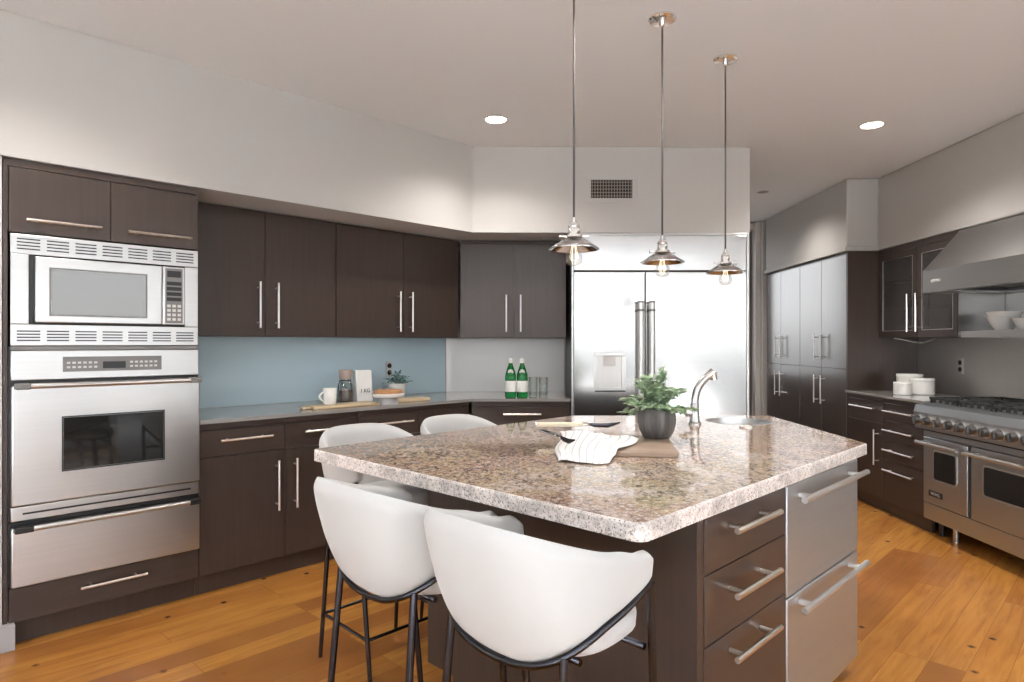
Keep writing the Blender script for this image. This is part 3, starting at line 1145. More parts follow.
# hood
t = thing('range_hood', 'stainless sloped range hood at the upper right', 'range hood', 'R', (-3.85, 2.82, 1.66))
HY1, HY0 = 4.505, 3.20
b = MB(t)
ou = [(2.822, 1.662), (2.822, 1.812), (3.080, 2.098), (3.410, 2.098), (3.410, 2.090), (3.084, 2.090), (2.832, 1.808), (2.832, 1.662)]
b.extr(ou, -HY1, -HY0)
side = [(2.833, 1.663), (2.833, 1.808), (3.084, 2.089), (3.410, 2.089), (3.410, 1.663)]
b.extr(side, -HY1, -HY1 + .008)
b.extr(side, -HY0 - .008, -HY0)
b.build('canopy', M['steelh'], t)
b = MB(t)
b.box(-HY1 + .009, -HY0 - .009, 2.834, 2.90, 1.664, 1.672)
b.box(-HY1 + .009, -HY0 - .009, 3.35, 3.41, 1.664, 1.672)
b.box(-HY1 + .009, -HY1 + .13, 2.901, 3.349, 1.664, 1.672)
b.box(-HY0 - .13, -HY0 - .009, 2.901, 3.349, 1.664, 1.672)
b.build('underside_rim', M['steel'], t)
b = MB(t)
for i in range(26):
    x = -HY1 + .132 + i * .0405
    b.box(x, x + .028, 2.902, 3.348, 1.690, 1.700, .003)
b.build('baffle_filter', M['grey'], t)
MB(t).box(-HY1 + .131, -HY0 - .131, 2.902, 3.348, 1.704, 1.710).build('filter_backing', M['black'], t)
text('VIKING', .034, M['lite'], t, (-4.36, 2.8208, 1.735), 'logo_lettering')

# shelf under the hood with bowls
t = thing('steel_shelf', 'stainless shelf under the range hood carrying white bowls', 'shelf', 'R', (-3.9, 3.1, 1.35))
b = MB(t)
b.box(-4.525, -3.1, 3.10, 3.112, 1.352, 1.398, .002)
b.box(-4.525, -3.1, 3.1125, 3.415, 1.386, 1.397, .002)
b.build('board', M['steel'], t)
b = MB(t)
for x in (-4.50, -3.9, -3.3):
    b.box(x, x + .02, 3.13, 3.415, 1.352, 1.3855)
b.build('bracket', M['steelp'], t)
BP = [(0, 0), (.045, 0), (.05, .006), (.075, .045), (.092, .085), (.088, .086), (.07, .046), (.04, .012), (0, .010)]


def bowl(loc, s, label, sq=1.0):
    o = MB().lathe([(r * s, z * s) for r, z in BP], seg=36).build('bowl', M['white'])
    o.location = loc
    o['label'] = label
    o['category'] = 'bowl'
    o['group'] = 'white bowls on the steel shelf'
    return o


bowl((3.235, 4.30, 1.398), 1.06, 'white bowl at the far end of the steel shelf, bottom of the stack')
bowl((3.235, 4.30, 1.428), 1.12, 'white bowl at the far end of the steel shelf, top of the stack')
bowl((3.215, 4.075, 1.398), .88, 'low white bowl on the steel shelf in front of the stacked bowls')


# canisters
def canister(x, y, r, h, label, rot=0):
    t = thing('canister', label, 'canister', 'W', (x, y, .914), 'white canisters by the range', rot)
    b = MB()
    b.lathe([(0, 0), (r * .93, 0), (r, r * .08), (r, h * .80), (r * .97, h * .815), (0, h * .815)], seg=40)
    b.build('body', M['white'], t, 40)
    b = MB()
    b.lathe([(0, h * .822), (r * .98, h * .822), (r * 1.01, h * .84), (r * 1.01, h * .96), (r * .97, h), (0, h)], seg=40)
    b.build('lid', M['white'], t, 40)


canister(2.990, 5.02, .064, .100, 'smallest white canister, left of the three on the right-hand countertop', .3)
canister(3.165, 5.06, .088, .126, 'largest white canister nearest the range on the right-hand countertop', .25)
canister(3.183, 5.25, .095, .152, 'white canister at the back of the three, showing above the others', .2)

# ------------------------------------------------------------------ island
VF = .83
t = thing('island_cabinet', 'dark wood island cabinet with three drawers under the granite', 'cabinet', 'L', (1.8, VF, 0))
poly = [(1.557, .853), (2.095, .853), (2.095, 1.44), (2.83, 1.44), (2.83, 1.02), toL(1.35, 2.84), toL(1.35, 3.50), toL(.34, 3.50), (2.60, 1.955), (1.557, 1.955)]
b = MB(t).prism(poly, .10, .868)
b.bm.faces.ensure_lookup_table()
bmesh.ops.delete(b.bm, geom=[f_ for f_ in b.bm.faces if all(v.co.z > .86 for v in f_.verts)], context='FACES_ONLY')
b.build('carcass', M['dark'], t)
poly2 = [(1.60, .91), (2.09, .91), (2.09, 1.47), (2.81, 1.47), toL(1.24, 3.45), toL(.38, 3.45), (2.58, 1.90), (1.60, 1.90)]
MB(t).prism(poly2, 0, .099).build('toe_kick', M['dark'], t)
MB(t).box(1.525, 1.556, VF + .002, 1.957, .10, .868, .001).build('end_panel', M['dark'], t)
MB(t).box(1.558, 2.094, VF + .001, VF + .022, .852, .868).build('top_rail', M['darkh'], t)
for (z0, z1, hz) in ((.698, .851, .806), (.508, .698, .630), (.102, .508, .459)):
    front(t, 'drawer', 1.558, 2.094, z0, z1, VF, None, .021)
    par = [q for q in bpy.data.objects if q.parent == t and q.name.startswith('drawer')][-1]
    par = sorted([q for q in bpy.data.objects if q.parent == t and q.name.startswith('drawer')], key=lambda q: -q.data.vertices[0].co.z)[-1]
    handle_h(t, par, 1.655, 1.946, VF, hz, so=.045, r=.0085)

t = thing('drawer_refrigerator', 'stainless two-drawer refrigerator built into the end of the island', 'refrigerator', 'L', (2.45, VF, 0))
b = MB(t)
b.box(2.100, 2.812, VF + .030, 1.40, .06, .868)
b.build('body', M['grey'], t)
b = MB(t)
for (z0, z1, hz) in ((.488, .850, .808), (.058, .482, .452)):
    dr = MB(t).box(2.100, 2.812, VF - .002, VF + .028, z0, z1, .004, 3).build('drawer', M['steels'], t)
    b = MB(t)
    b.cyl((2.125, VF - .048, hz), (2.775, VF - .048, hz), .0105, seg=16)
    for x in (2.20, 2.70):
        b.box(x - .011, x + .011, VF - .048, VF - .0025, hz - .007, hz + .007, .002)
    b.build('handle', M['handle'], dr)
MB(t).box(2.12, 2.80, VF + .06, VF + .08, 0, .057).build('toe_grille', M['black'], t)


def worktop():
    base = [uv(1.205, .79), (1.392, 2.572), (1.392, 3.572), (.300, 3.572), uv(1.205, 2.255)]
    # rounded corners
    def fillet(poly, r, seg=4):
        out = []
        k = len(poly)
        for i in range(k):
            p0, p1, p2 = Vector(poly[i - 1]), Vector(poly[i]), Vector(poly[(i + 1) % k])
            a, c = (p0 - p1).normalized(), (p2 - p1).normalized()
            ang = a.angle(c)
            dd = r / math.tan(ang / 2)
            s, e_ = p1 + a * dd, p1 + c * dd
            cen = p1 + (a + c).normalized() * (r / math.sin(ang / 2))
            for q in range(seg + 1):
                m_ = s.lerp(e_, q / seg)
                out.append(cen + (m_ - cen).normalized() * r)
        return out

    def inset(poly, d_):
        k = len(poly)
        out = []
        for i in range(k):
            p0, p1, p2 = poly[i - 1], poly[i], poly[(i + 1) % k]
            t_ = (p2 - p0).normalized()
            out.append(p1 + Vector((-t_.y, t_.x)) * d_)
        return out
    ol = fillet(base, .030)
    zb, zt = .872, .914
    rings = [(ol, zb), (ol, zt - .006), (inset(ol, .002), zt - .002), (inset(ol, .006), zt)]
    bm = bmesh.new()
    vr = [[bm.verts.new((p_.x, p_.y, z)) for p_ in r] for r, z in rings]
    k = len(ol)
    for a, c in zip(vr, vr[1:]):
        for i in range(k):
            f_ = bm.faces.new((a[i], a[(i + 1) % k], c[(i + 1) % k], c[i]))
            f_.material_index = 1
    # sink hole
    sx, sy, sr = SINK
    hs = 40
    ht = [bm.verts.new((sx + sr * math.cos(2 * PI * i / hs), sy + sr * math.sin(2 * PI * i / hs), zt)) for i in range(hs)]
    hb = [bm.verts.new((v.co.x, v.co.y, zb)) for v in ht]
    for i in range(hs):
        bm.faces.new((ht[i], ht[(i + 1) % hs], hb[(i + 1) % hs], hb[i]))
    for outer, inner in ((vr[-1], ht), (vr[0], hb)):
        es = []
        for lp in (outer, inner):
            for i in range(len(lp)):
                e_ = bm.edges.get((lp[i], lp[(i + 1) % len(lp)])) or bm.edges.new((lp[i], lp[(i + 1) % len(lp)]))
                es.append(e_)
        bmesh.ops.triangle_fill(bm, use_beauty=True, use_dissolve=False, edges=es)
    bmesh.ops.recalc_face_normals(bm, faces=bm.faces[:])
    me = bpy.data.meshes.new('island_worktop')
    bm.to_mesh(me)
    bm.free()
    me.materials.append(M['granite'])
    me.materials.append(M['granedge_lit'])
    o = bpy.data.objects.new('island_worktop', me)
    COL.objects.link(o)
    o['label'] = 'speckled tan granite island worktop with edge coloured pale for the light on it'
    o['category'] = 'countertop'
    return o


SINK = (1.13, 3.31, .165)
worktop()
sx, sy, sr = SINK
t = thing('sink', 'round stainless prep sink sunk in the granite island behind the plant', 'sink', 'W', (sx, sy, .75))
b = MB()
r_ = sr - .001
b.lathe([(r_, .163), (r_ - .002, .164), (r_ - .006, .164), (r_ - .008, .155), (r_ - .015, .05), (r_ - .05, .015), (.03, .008), (0, .008), (0, .002), (.03, .002), (r_ - .045, .008), (r_ - .006, .05), (r_ - .001, .12)], seg=40)
b.build('basin', M['steel'], t, 40)
MB().lathe([(0, .0115), (.028, .0115), (.03, .0085)], seg=24).build('drain', M['chrome'], t)

# faucet
fx, fy = .872, 3.185
t = thing('faucet', 'tall brushed nickel faucet with curved spout on the island', 'faucet', 'W', (fx, fy, .914))
b = MB()
b.lathe([(0, .0005), (.032, .0005), (.032, .006), (.026, .012), (.022, .03), (.0215, .10)], seg=28)
b.lathe([(.0215, .10), (.0205, .104), (0, .106)], seg=28)
b.build('base', M['tap'], t)
pts = []
for i in range(15):
    q = i / 14
    pts.append((.012 * q + .066 * q ** 2.8, .004 * q, .105 + .140 * q))
b = MB().tube(pts, [.0195 - .002 * (i / 14) for i in range(15)], 16)
b.build('spout', M['tap'], t, 60)
p1 = Vector(pts[-1])
b = MB()
b.cyl(p1 + Vector((-.010, 0, -.008)), p1 + Vector((.016, .001, .012)), .0195, .0225, 20)
b.cyl(p1 + Vector((.012, .001, .012)), p1 + Vector((.018, .001, -.026)), .020, .018, 20)
b.build('spray_head', M['chrome'], t)
b = MB()
b.cyl((-.018, -.002, .055), (-.045, -.004, .056), .016, .019, 18)
b.tube([(-.045, -.004, .056), (-.060, -.005, .060), (-.072, -.005, .058), (-.080, -.005, .048)], [.012, .011, .009, .007], 12)
b.build('lever', M['tap'], t)

t = thing('air_switch', 'small round metal button beside the island sink', 'button', 'W', (1.085, 3.06, .914))
MB().lathe([(0, .0005), (.036, .0005), (.036, .005), (.033, .008), (.018, .009), (.017, .012), (0, .012)], seg=28).build('cap', M['nickel'], t)


# ------------------------------------------------------------------ bar stools
def stool():
    t = thing('bar_stool', 'white upholstered bar stool with dark metal legs', 'bar stool', 'W', (0, 0, 0), 'white bar stools around the island')
    NS, NT = 56, 14
    PM = 1.0
    ARM = .14                       # straight arm length beyond the half ellipse

    def lerp(tab, z):
        for (z0, a0), (z1, a1) in zip(tab, tab[1:]):
            if z <= z1:
                k = max(0, (z - z0) / (z1 - z0))
                return a0 + (a1 - a0) * k
        return tab[-1][1]

    HWT = [(.60, .155), (.63, .172), (.67, .186), (.72, .197), (.78, .207), (.86, .215), (.97, .223)]
    DPT = [(.60, .110), (.63, .132), (.67, .155), (.72, .178), (.78, .202), (.86, .224), (.97, .248)]
    SPLIT = .78

    def ztop(p):
        a = abs(p)
        return .953 - .098 * min(1, a / .88) ** 2

    def zbot(p):
        a = abs(p)
        return .634 + .144 * a ** 1.4

    def pos(p, z, off=0.0):
        hw, dp = lerp(HWT, z), lerp(DPT, z)
        a = min(abs(p), SPLIT) / SPLIT * PI / 2
        sg = 1 if p >= 0 else -1
        x, y = math.sin(a) ** .66 * hw, -math.cos(a) ** .66 * dp
        nx, ny = math.sin(a) / hw, -math.cos(a) / dp
        l_ = math.hypot(nx, ny)
        nx, ny = nx / l_, ny / l_
        if abs(p) > SPLIT:
            k = (abs(p) - SPLIT) / (1 - SPLIT)
            y += ARM * k
            x -= .010 * k * k
            nx, ny = 1, 0
        return Vector((sg * (x + nx * off), y + ny * off, z))

    TH = .036
    bm = bmesh.new()
    out, inn = [], []
    for i in range(NS + 1):
        p = -1 + 2 * i / NS
        # round off the arm tips
        a = abs(p)
        zt, zb = ztop(p), zbot(p)
        if a > .93:
            k = (a - .93) / .07
            rr = 1 - math.sqrt(max(0, 1 - k * k))
            zt -= rr * .030
            zb += rr * .012
        rowo, rowi = [], []
        for j in range(NT + 1):
            s = j / NT
            z = zb + (zt - zb) * s
            edge = min(1.0, math.sqrt(max(0, 1 - (2 * s - 1) ** 8)))
            th = TH * .5 * edge
            rowo.append(bm.verts.new(pos(p, z, th)))
            rowi.append(bm.verts.new(pos(p, z, -th - .001)))
        out.append(rowo)
        inn.append(rowi)
    for i in range(NS):
        for j in range(NT):
            bm.faces.new((out[i][j], out[i + 1][j], out[i + 1][j + 1], out[i][j + 1]))
            bm.faces.new((inn[i][j], inn[i][j + 1], inn[i + 1][j + 1], inn[i + 1][j]))
        bm.faces.new((out[i][NT], out[i + 1][NT], inn[i + 1][NT], inn[i][NT]))
        bm.faces.new((out[i][0], inn[i][0], inn[i + 1][0], out[i + 1][0]))
    for i in (0, NS):
        for j in range(NT):
            f_ = (out[i][j], out[i][j + 1], inn[i][j + 1], inn[i][j])
            bm.faces.new(f_ if i == 0 else f_[::-1])
    b = MB()
    b.bm.free()
    b.bm = bm
    b.allsm = True
    bo = b.build('backrest', M['fabric'], t, 70)
    sd = bo.modifiers.new('soft', 'SUBSURF')
    sd.levels = sd.render_levels = 1
    # seat cushion
    b = MB()
    seg = 40
    prof = [(0, .638), (.12, .638), (.154, .644), (.170, .660), (.172, .690), (.162, .712), (.11, .722), (0, .725)]
    rings = []
    for r, z in prof:
        ring = []
        if r == 0:
            rings.append([b.bm.verts.new((0, .03, z))])
            continue
        for q in range(seg):
            a = 2 * PI * q / seg
            c, s_ = math.cos(a), math.sin(a)
            sq = (abs(c) ** 3.2 + abs(s_) ** 3.2) ** (-1 / 3.2)
            yy = r * sq * s_ * (1.0 if s_ > 0 else .8)
            ring.append(b.bm.verts.new((r * sq * c * (1.06 if s_ > 0 else 1.06 - .30 * s_ * s_), yy + .03, z)))
        rings.append(ring)
    for a_, c_ in zip(rings, rings[1:]):
        for q in range(seg):
            k = (q + 1) % seg
            if len(a_) == 1:
                b.bm.faces.new((a_[0], c_[k], c_[q]))
            elif len(c_) == 1:
                b.bm.faces.new((a_[q], a_[k], c_[0]))
            else:
                b.bm.faces.new((a_[q], a_[k], c_[k], c_[q]))
    b.allsm = True
    b.build('seat', M['fabric'], t, 60)
    # frame that runs under the shell from arm tip to arm tip
    pts = []
    for i in range(NS + 1):
        p = -.985 + 1.97 * i / NS
        v = pos(p, zbot(p), .014)
        v.z -= .001
        pts.append(v)
    MB().tube(pts, .0078, 10).build('shell_frame', M['frame'], t, 60)
    fl = pts[0]
    # legs
    for s in (-1, 1):
        tip = Vector((s * abs(fl.x), fl.y, fl.z))
        foot = Vector((s * .192, .195, 0))
        MB().tube([foot, foot.lerp(tip, .5), tip], [.0085, .010, .010], 12).build('leg', M['frame'], t, 60)
        i0 = int(NS * .5) + s * int(NS * .24)
        top = pts[i0]
        foot = Vector((s * .190, -.185, 0))
        MB().tube([foot, foot.lerp(top, .5), top], [.0085, .010, .010], 12).build('leg', M['frame'], t, 60)
    # foot rest: a closed ring joining the four legs
    def at(foot, top, z):
        return foot.lerp(top, z / top.z)
    zr = .185
    tr = Vector((abs(fl.x), fl.y, fl.z))
    ir = pts[int(NS * .5) + int(NS * .24)]
    fr_ = at(Vector((.192, .195, 0)), tr, zr)
    rr_ = at(Vector((.190, -.185, 0)), Vector((abs(ir.x), ir.y, ir.z)), zr)
    ring = [Vector((-fr_.x, fr_.y, zr)), Vector((fr_.x, fr_.y, zr)), Vector((rr_.x, rr_.y, zr)), Vector((-rr_.x, rr_.y, zr))]
    path = []
    for i in range(4):
        a_, c_ = ring[i], ring[(i + 1) % 4]
        for q in (.03, .1, .5, .9, .97):
            path.append(a_.lerp(c_, q))
    MB().tube(path, .0065, 10, closed=True).build('foot_rest', M['frame'], t, 60)
    # seat support bars
    b = MB()
    b.cyl((-.196, .13, .626), (.196, .13, .626), .008, seg=10)
    b.cyl((-.140, -.03, .626), (.140, -.03, .626), .008, seg=10)
    b.cyl((0, -.03, .626), (0, .13, .626), .007, seg=10)
    b.build('seat_support', M['frame'], t)
    return t


s1 = stool()
RS = -A
spots = [(1.118, 1.008, RS, 'white bar stool under the near corner of the island, closest to the camera'),
         (1.115, 1.500, RS, 'white bar stool second from the near corner, facing the camera with its back'),
         (1.555, 2.292, RS - PI / 2, 'white bar stool at the left tip of the island, beside the base cabinets'),
         (2.08, 2.292, RS - PI / 2, 'white bar stool whose rounded back rises behind the far left edge of the granite')]
for i, (u_, v_, r_, lab) in enumerate(spots):
    o = s1 if i == 0 else copy_tree(s1)
    x, y = uv(u_, v_)
    o.location = (x, y, 0)
    o.rotation_euler = (0, 0, r_)
    o['label'] = lab


# ------------------------------------------------------------------ lights
def pendant(x, y, label, zr=1.664):
    t = thing('pendant_lamp', label, 'pendant lamp', 'W', (x, y, zr), 'pendant lamps over the island')
    top = CEIL - zr
    c = MB()
    c.lathe([(0, top - .0005), (.060, top - .0005), (.060, top - .010), (.054, top - .016), (.012, top - .018), (.012, top - .034), (.006, top - .040), (0, top - .040)], seg=32)
    c.build('canopy', M['chrome'], t)
    MB().cyl((0, 0, .118), (0, 0, top - .0405), .0042, seg=8).build('cord', M['cord'], t)
    c = MB()
    c.lathe([(0, .117), (.007, .117), (.008, .098), (.018, .092), (.021, .085), (.019, .078), (.022, .072), (.022, .054), (.033, .050), (.034, .042), (.026, .038), (.026, .028), (0, .028)], seg=28)
    for s in (-1, 1):
        c.cyl((s * .026, 0, .046), (s * .050, 0, .046), .0055, seg=10)
        c.cyl((s * .050, 0, .046), (s * .055, 0, .046), .008, seg=10)
    c.build('socket', M['chrome'], t)
    c = MB()
    c.lathe([(.036, .036), (.040, .036), (.090, .003), (.094, .001), (.094, -.002), (.089, -.001), (.038, .031), (.027, .031), (.027, .036), (.036, .0365)], seg=48)
    c.build('lamp_shade', M['shade'], t, 40)
    c = MB()
    c.lathe([(0, .024), (.013, .024), (.0135, .012), (.020, -.005), (.029, -.024), (.0315, -.036), (.029, -.050), (.018, -.060), (0, -.0635)], seg=28)
    bo = c.build('bulb', M['bulb'], t, 60)
    c = MB()
    for q in range(6):
        a0 = q * PI / 3
        c.tube([(.006 * math.cos(a0), .006 * math.sin(a0), .018), (.016 * math.cos(a0), .016 * math.sin(a0), -.030), (.008 * math.cos(a0), .008 * math.sin(a0), -.045)], .0008, 6)
    c.build('filament', M['fil'], bo)
    return t


pl = [(uv(1.875, 1.528), 'nearest pendant lamp, above the towel on the island'),
      (uv(2.452, 1.505), 'middle pendant lamp of the row over the island'),
      (uv(3.020, 1.495), 'farthest pendant lamp, in front of the refrigerator edge')]
for (xy, lab) in pl:
    pendant(xy[0], xy[1], lab)


def downlight(x, y, r, label, on=True, power=50, deep=False):
    t = thing('downlight', label, 'ceiling light', 'W', (x, y, CEIL), 'recessed ceiling lights')
    MB().lathe([(r * .78, -.0005), (r * .80, -.004), (r, -.004), (r * 1.02, -.0005)], seg=36).build('trim_ring', M['trim'], t)
    MB().lathe([(0, -.0012), (r * .78, -.0012), (r * .78, -.0005), (0, -.0005)], seg=36).build('lens', M['grey'] if deep else M['lamp'], t)
    if on:
        l = bpy.data.lights.new('downlight_beam', 'SPOT')
        l.energy = power
        l.color = (1, .95, .90)
        l.spot_size = math.radians(140)
        l.spot_blend = .8
        l.shadow_soft_size = .06
        lo = bpy.data.objects.new('downlight_beam', l)
        COL.objects.link(lo)
        lo.location = (x, y, CEIL - .02)
    return t


downlight(-.138, 4.083, .082, 'lit recessed ceiling light over the left-hand countertop')
downlight(2.294, 4.186, .082, 'lit recessed ceiling light over the floor by the range', True, 75)
downlight(2.285, 6.03, .060, 'small deep recessed ceiling light in the passage beside the pantry', True, 45, True)
downlight(2.29, 2.55, .082, 'added ceiling light above the range, out of view, brightening the right side', True, 70)  # added unseen lamp, lifts the dim right side
downlight(-1.65, 2.25, .082, 'added ceiling light above the ovens, out of view, brightening the left side', True, 50)  # added unseen lamp, counterpart on the oven side
downlight(.50, 2.40, .070, 'recessed ceiling light above the island, cut by the top of the photo')

# ------------------------------------------------------------------ objects on the island
ZT = .9142
rnd = random.Random(4)


def leafmesh(b, base, dirv, L, Wd, curl=.25):
    d_ = Vector(dirv).normalized()
    side = d_.cross(Vector((0, 0, 1)))
    if side.length < .1:
        side = Vector((1, 0, 0))
    side.normalize()
    up = side.cross(d_)
    rows = []
    for k, w in ((0, .12), (.25, .8), (.5, 1.0), (.78, .65), (1, .04)):
        c = Vector(base) + d_ * L * k - Vector((0, 0, 1)) * curl * L * k * k
        rows.append((b.bm.verts.new(c - side * Wd * w * .5 + up * Wd * .12 * w), b.bm.verts.new(c), b.bm.verts.new(c + side * Wd * w * .5 + up * Wd * .12 * w)))
    for r0, r1 in zip(rows, rows[1:]):
        b.bm.faces.new((r0[0], r0[1], r1[1], r1[0]))
        b.bm.faces.new((r0[1], r0[2], r1[2], r1[1]))


def plant(t, z0, R, Hh, nst, nleaf, L, Wd, m, seed=1, droop=.92):
    rg = random.Random(seed)
    st, lf = MB(), MB()
    for i in range(nst):
        a = 2 * PI * i / nst * 2.4 + rg.uniform(-.3, .3)
        out = R * math.sqrt((i + .6) / nst)
        h = Hh * (1.05 - droop * (out / R) ** 1.9) * rg.uniform(.88, 1.1)
        p0 = Vector((.012 * math.cos(a), .012 * math.sin(a), z0))
        p2 = Vector((out * math.cos(a), out * math.sin(a), z0 + h))
        p1 = Vector((out * .35 * math.cos(a), out * .35 * math.sin(a), z0 + h * .72))
        pts = [((1 - q) ** 2) * p0 + 2 * q * (1 - q) * p1 + q * q * p2 for q in [k / 6 for k in range(7)]]
        st.tube(pts, .0013, 5)
        for k in range(nleaf):
            q = .25 + .75 * (k + .5) / nleaf
            c = ((1 - q) ** 2) * p0 + 2 * q * (1 - q) * p1 + q * q * p2
            tg = (2 * (1 - q) * (p1 - p0) + 2 * q * (p2 - p1)).normalized()
            ang = k * 2.4 + rg.uniform(-.4, .4)
            rv = Vector((math.cos(ang), math.sin(ang), rg.uniform(-.35, .75)))
            leafmesh(lf, c, (tg * .4 + rv).normalized(), L * rg.uniform(.75, 1.15), Wd * rg.uniform(.8, 1.15), rg.uniform(.0, .35))
        leafmesh(lf, p2, (p2 - p1), L, Wd, .1)
    st.build('stems', M['leaf'], t)
    lf.allsm = True
    lf.build('foliage', m, t, 180)


# wooden board under the plant
def board_mesh(b, L, Wd, th):
    b.box(-L / 2, L / 2, -Wd / 2, Wd / 2, 0, th, .004)


bx, by = .455, 2.475
t = thing('cutting_board', 'brown wooden board under the plant pot on the island', 'cutting board', 'W', (bx, by, ZT), None, -.14)
b = MB()
b.box(-.135, .135, -.22, .22, 0, .018, .004)
b.build('board', m_wood('walnut_board', (.27, .19, .14), (.42, .32, .24), .45, False), t)
t2_ = thing('potted_plant', 'leafy green plant in a ribbed dark grey pot on the island', 'potted plant', 'W', (.560, 2.605, ZT + .0185))
ribs = lambda j, z: 1 + .018 * math.cos(2 * PI * j / 96 * 24)
b = MB()
b.lathe([(0, 0), (.048, 0), (.054, .004), (.067, .030), (.075, .062), (.074, .092), (.068, .118), (.065, .122), (.061, .119), (.068, .09), (.068, .06), (.05, .02), (0, .018)], seg=96, rib=ribs)
b.build('pot', M['pot'], t2_, 60)
MB().lathe([(0, .104), (.060, .104), (.060, .100), (0, .100)], seg=32).build('soil', M['soil'], t2_)
plant(t2_, .105, .152, .140, 96, 11, .034, .023, M['leaf'], 5, 1.16)

# towel
TX, TY = .30, 2.42
t = thing('tea_towel', 'white cotton towel with grey stripes crumpled on the island', 'towel', 'W', (TX, TY, ZT))
NU, NV = 52, 40
bm = bmesh.new()
grid = []
uvl = bm.loops.layers.uv.new('UVMap')
QA, QB, QC, QD = Vector((.125, 2.15)), Vector((.290, 2.11)), Vector((.475, 2.50)), Vector((.19, 2.86))


def on_board(x, y):
    dx, dy = x - bx, y - by
    c, s_ = math.cos(.14), math.sin(.14)
    lx, ly = c * dx - s_ * dy, s_ * dx + c * dy
    d_ = min(.135 - abs(lx), .22 - abs(ly))
    return max(0, min(1, d_ / .025 + 1))


for i in range(NU + 1):
    row = []
    for j in range(NV + 1):
        s, q = i / NU, j / NV
        p_ = QA.lerp(QB, s).lerp(QD.lerp(QC, s), q)
        x = p_.x + .010 * math.sin(8 * q + 2)
        y = p_.y + .012 * math.sin(7 * s)
        z = .007 * math.sin(13 * s + 3 * q) + .008 * math.sin(8 * q + 5 * s + 1) + .022 * math.exp(-((s - .35) ** 2 + (q - .75) ** 2) * 7) + .012
        ed = min(s, 1 - s, q, 1 - q)
        z = .004 + max(z, .002) * min(1, ed * 6 + .25) + .0205 * on_board(x, y)
        row.append(bm.verts.new((x - TX, y - TY, z)))
    grid.append(row)
for i in range(NU):
    for j in range(NV):
        f_ = bm.faces.new((grid[i][j], grid[i + 1][j], grid[i + 1][j + 1], grid[i][j + 1]))
        for lp, (a, c) in zip(f_.loops, ((i, j), (i + 1, j), (i + 1, j + 1), (i, j + 1))):
            lp[uvl].uv = (a / NU, c / NV)
me = bpy.data.meshes.new('cloth')
bm.to_mesh(me)
bm.free()
me.materials.append(M['towel'])
for p_ in me.polygons:
    p_.use_smooth = True
o = bpy.data.objects.new('cloth', me)
COL.objects.link(o)
o.parent = t
sm = o.modifiers.new('thick', 'SOLIDIFY')
sm.thickness = .002
sm.offset = -1


def knife(label, x, y, z, rot, hl, bl, m_h, tilt=0):
    t = thing('cheese_knife', label, 'knife', 'W', (x, y, z), 'cheese knives on the island', rot)
    t.rotation_euler = (0, tilt, rot)
    b = MB()
    b.box(-hl, 0, -.010, .010, -.009, .009, .006, 3)
    b.build('handle', m_h, t)
    b = MB()
    b.cyl((0, 0, 0), (.022, 0, 0), .0085, .006, 14)
    b.lathe([(0, -.008), (.009, 0), (0, .008)], (.024, 0, 0), 12)
    b.cyl((-hl - .006, 0, 0), (-hl, 0, 0), .009, .010, 14)
    b.build('bolster', M['chrome'], t)
    b = MB()
    b.tube([(.026, 0, 0), (.05, 0, -.004), (.05 + bl * .5, 0, -.006), (.05 + bl, 0, .006)], [.005, .009, .010, .003], 10)
    b.allsm = True
    for v in b.bm.verts:
        v.co.y *= .35
    b.build('blade', M['frame'], t)
    return t


knife('pale-handled cheese knife lying across the top of the towel', .275, 2.73, ZT + .056, .06, .195, .11, M['bone'])
knife('cheese fork with shiny handle tucked into the left edge of the towel', .150, 2.45, ZT + .046, -1.2, .15, .10, M['chrome'])

# ------------------------------------------------------------------ objects on the left counter
ZC = .9142
t = thing('serving_board', 'long pale wooden board under the mug on the left-hand countertop', 'cutting board', 'L', (2.13, 3.64, ZC))
b = MB()
b.box(-.19, .26, -.075, .075, 0, .016, .005)
b.box(-.25, -.188, -.022, .022, .002, .014, .004)
b.build('board', M['pale_wood'], t)
MB().tube([(-.252, .0, .008), (-.27, .02, .008), (-.29, .0, .008), (-.27, -.02, .008)], .003, 8, True).build('hanging_loop', M['nickel'], t)
t = thing('serving_board', 'small pale wooden board at the right of the cake stand', 'cutting board', 'L', (2.680, 3.66, ZC))
MB().box(-.148, .148, -.06, .06, 0, .020, .004).build('board', M['pale_wood'], t)

t = thing('mug', 'white ceramic mug standing on the pale board', 'mug', 'L', (2.077, 3.655, ZC + .0165))
b = MB()
b.lathe([(0, 0), (.036, 0), (.040, .004), (.042, .10), (.0405, .102), (.039, .10), (.037, .008), (0, .007)], seg=36)
b.build('cup', M['white'], t, 50)
b = MB()
pts = [(-.040 - .030 * math.sin(PI * q / 12), 0, .080 - .058 * q / 12) for q in range(13)]
b.tube(pts, .0065, 10)
b.build('handle', M['white'], t, 60)

t = thing('glass_jar', 'clip-top glass jar with cork lid between the mug and the paper bag', 'jar', 'L', (2.312, 3.86, ZC))
b = MB()
b.lathe([(0, .0), (.050, 0), (.056, .006), (.056, .10), (.048, .125), (.038, .140), (.038, .158), (.036, .158), (.036, .141), (.046, .124), (.053, .10), (.053, .008), (0, .006)], seg=36)
b.build('body', M['glass'], t, 50)
MB().lathe([(0, .0085), (.048, .0085), (.052, .014), (.052, .085), (.03, .092), (0, .094)], seg=30).build('filling', M['jarfill'], t)
MB().lathe([(0, .159), (.037, .159), (.040, .164), (.044, .220), (0, .222)], seg=30).build('lid', M['cork'], t)
b = MB()
b.tube([(.0405 * math.cos(a), .0405 * math.sin(a), .150) for a in [2 * PI * k / 24 for k in range(24)]], .002, 6, True)
b.tube([(-.042, 0, .150), (-.060, -.01, .12), (-.058, -.012, .07), (-.056, 0, .05)], .002, 6)
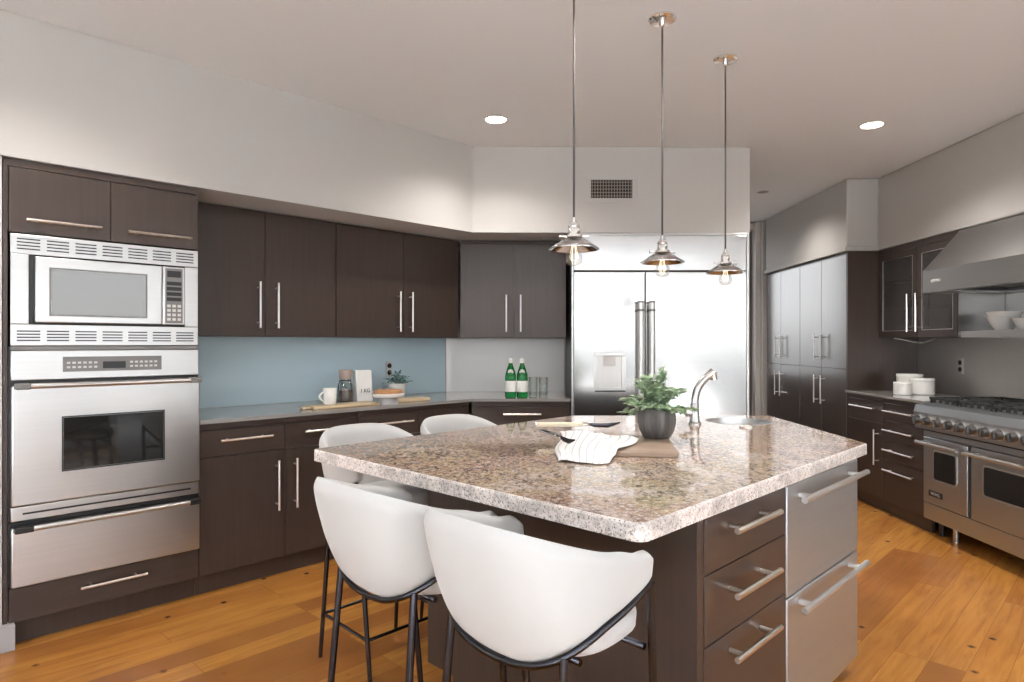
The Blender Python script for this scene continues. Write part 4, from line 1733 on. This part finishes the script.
b.tube([(.042, 0, .150), (.01, -.06, .08), (-.01, -.06, .08), (-.042, 0, .150)], .002, 6)
b.build('clip', M['frame'], t)

t = thing('paper_bag', 'tall white paper bag printed KG behind the cake stand', 'bag', 'L', (2.44, 3.86, ZC))
b = MB()
b.box(-.062, .062, -.04, .04, 0, .215, .006)
for v in b.bm.verts:
    if v.co.z > .17:
        k = (v.co.z - .17) / .045
        v.co.y *= 1 - .7 * min(1, k)
    v.co.x += .004 * math.sin(v.co.z * 40)
b.build('pouch', M['label'], t, 40)
text('1 KG', .036, M['ink'], t, (2.440, 3.8188, ZC + .075), 'printing')

t = thing('cake_stand', 'small white pedestal stand with a wooden lid on the left-hand countertop', 'cake stand', 'L', (2.460, 3.575, ZC))
b = MB()
b.lathe([(0, .0), (.062, 0), (.064, .006), (.058, .040), (.054, .046), (0, .046)], seg=36)
b.build('pedestal', M['stone'], t, 40)
MB().lathe([(0, .0465), (.100, .0465), (.106, .054), (.106, .066), (.100, .070), (0, .070)], seg=40).build('plate', M['white'], t, 40)
MB().lathe([(0, .0705), (.092, .0705), (.094, .074), (.094, .088), (.086, .094), (0, .094)], seg=40).build('wooden_lid', M['tan_wood'], t, 40)

t = thing('potted_plant', 'small blue-green plant in a white pot behind the cake stand', 'potted plant', 'L', (2.760, 3.90, ZC))
b = MB()
b.lathe([(0, 0), (.050, 0), (.054, .004), (.064, .108), (.061, .110), (.058, .106), (.05, .012), (0, .010)], seg=36)
b.build('pot', M['white'], t, 50)
MB().lathe([(0, .098), (.054, .098), (.054, .094), (0, .094)], seg=28).build('soil', M['soil'], t)
plant(t, .098, .105, .085, 22, 7, .034, .017, M['leafb'], 9)


# bottles and glasses by the refrigerator
def bottle(x, y, label):
    t = thing('water_bottle', label, 'bottle', 'W', (x, y, ZC), 'green bottles on the countertop')
    b = MB()
    b.lathe([(0, .004), (.030, 0), (.039, .003), (.041, .01), (.041, .150), (.039, .172), (.025, .218), (.0155, .243), (.0145, .275), (.0155, .277), (.0155, .281), (0, .281)], seg=32)
    b.build('glass_body', M['green'], t, 60)
    b = MB()
    b.lathe([(.0416, .045), (.0419, .046), (.0419, .124), (.0416, .125)], seg=32)
    b.build('label', M['label'], t)
    b = MB()
    b.cyl((0, -.0285, .190), (0, -.0345, .188), .0205, .0205, 24)
    b.build('neck_label', M['label'], t)
    b = MB()
    b.lathe([(.0168, .254), (.0170, .255), (.0175, .283), (.015, .287), (0, .288)], seg=24)
    b.build('cap', M['label'], t)


bottle(-.053, 4.735, 'green glass bottle with white label, left of the pair')
bottle(.032, 4.735, 'green glass bottle with white label, beside the drinking glasses')


def tumbler(x, y, label):
    b = MB()
    b.lathe([(0, 0), (.028, 0), (.030, .003), (.0335, .150), (.0325, .151), (.0315, .150), (.0275, .018), (0, .016)], seg=32)
    o = b.build('drinking_glass', M['glass'], None, 60)
    o.location = (x, y, ZC)
    o['label'] = label
    o['category'] = 'glass'
    o['group'] = 'tall clear glasses on the countertop'


tumbler(.112, 4.735, 'tall clear drinking glass beside the green bottles')
tumbler(.187, 4.735, 'tall clear drinking glass nearest the refrigerator')

for o in bpy.data.objects:
    if '_org' in o:
        del o['_org']
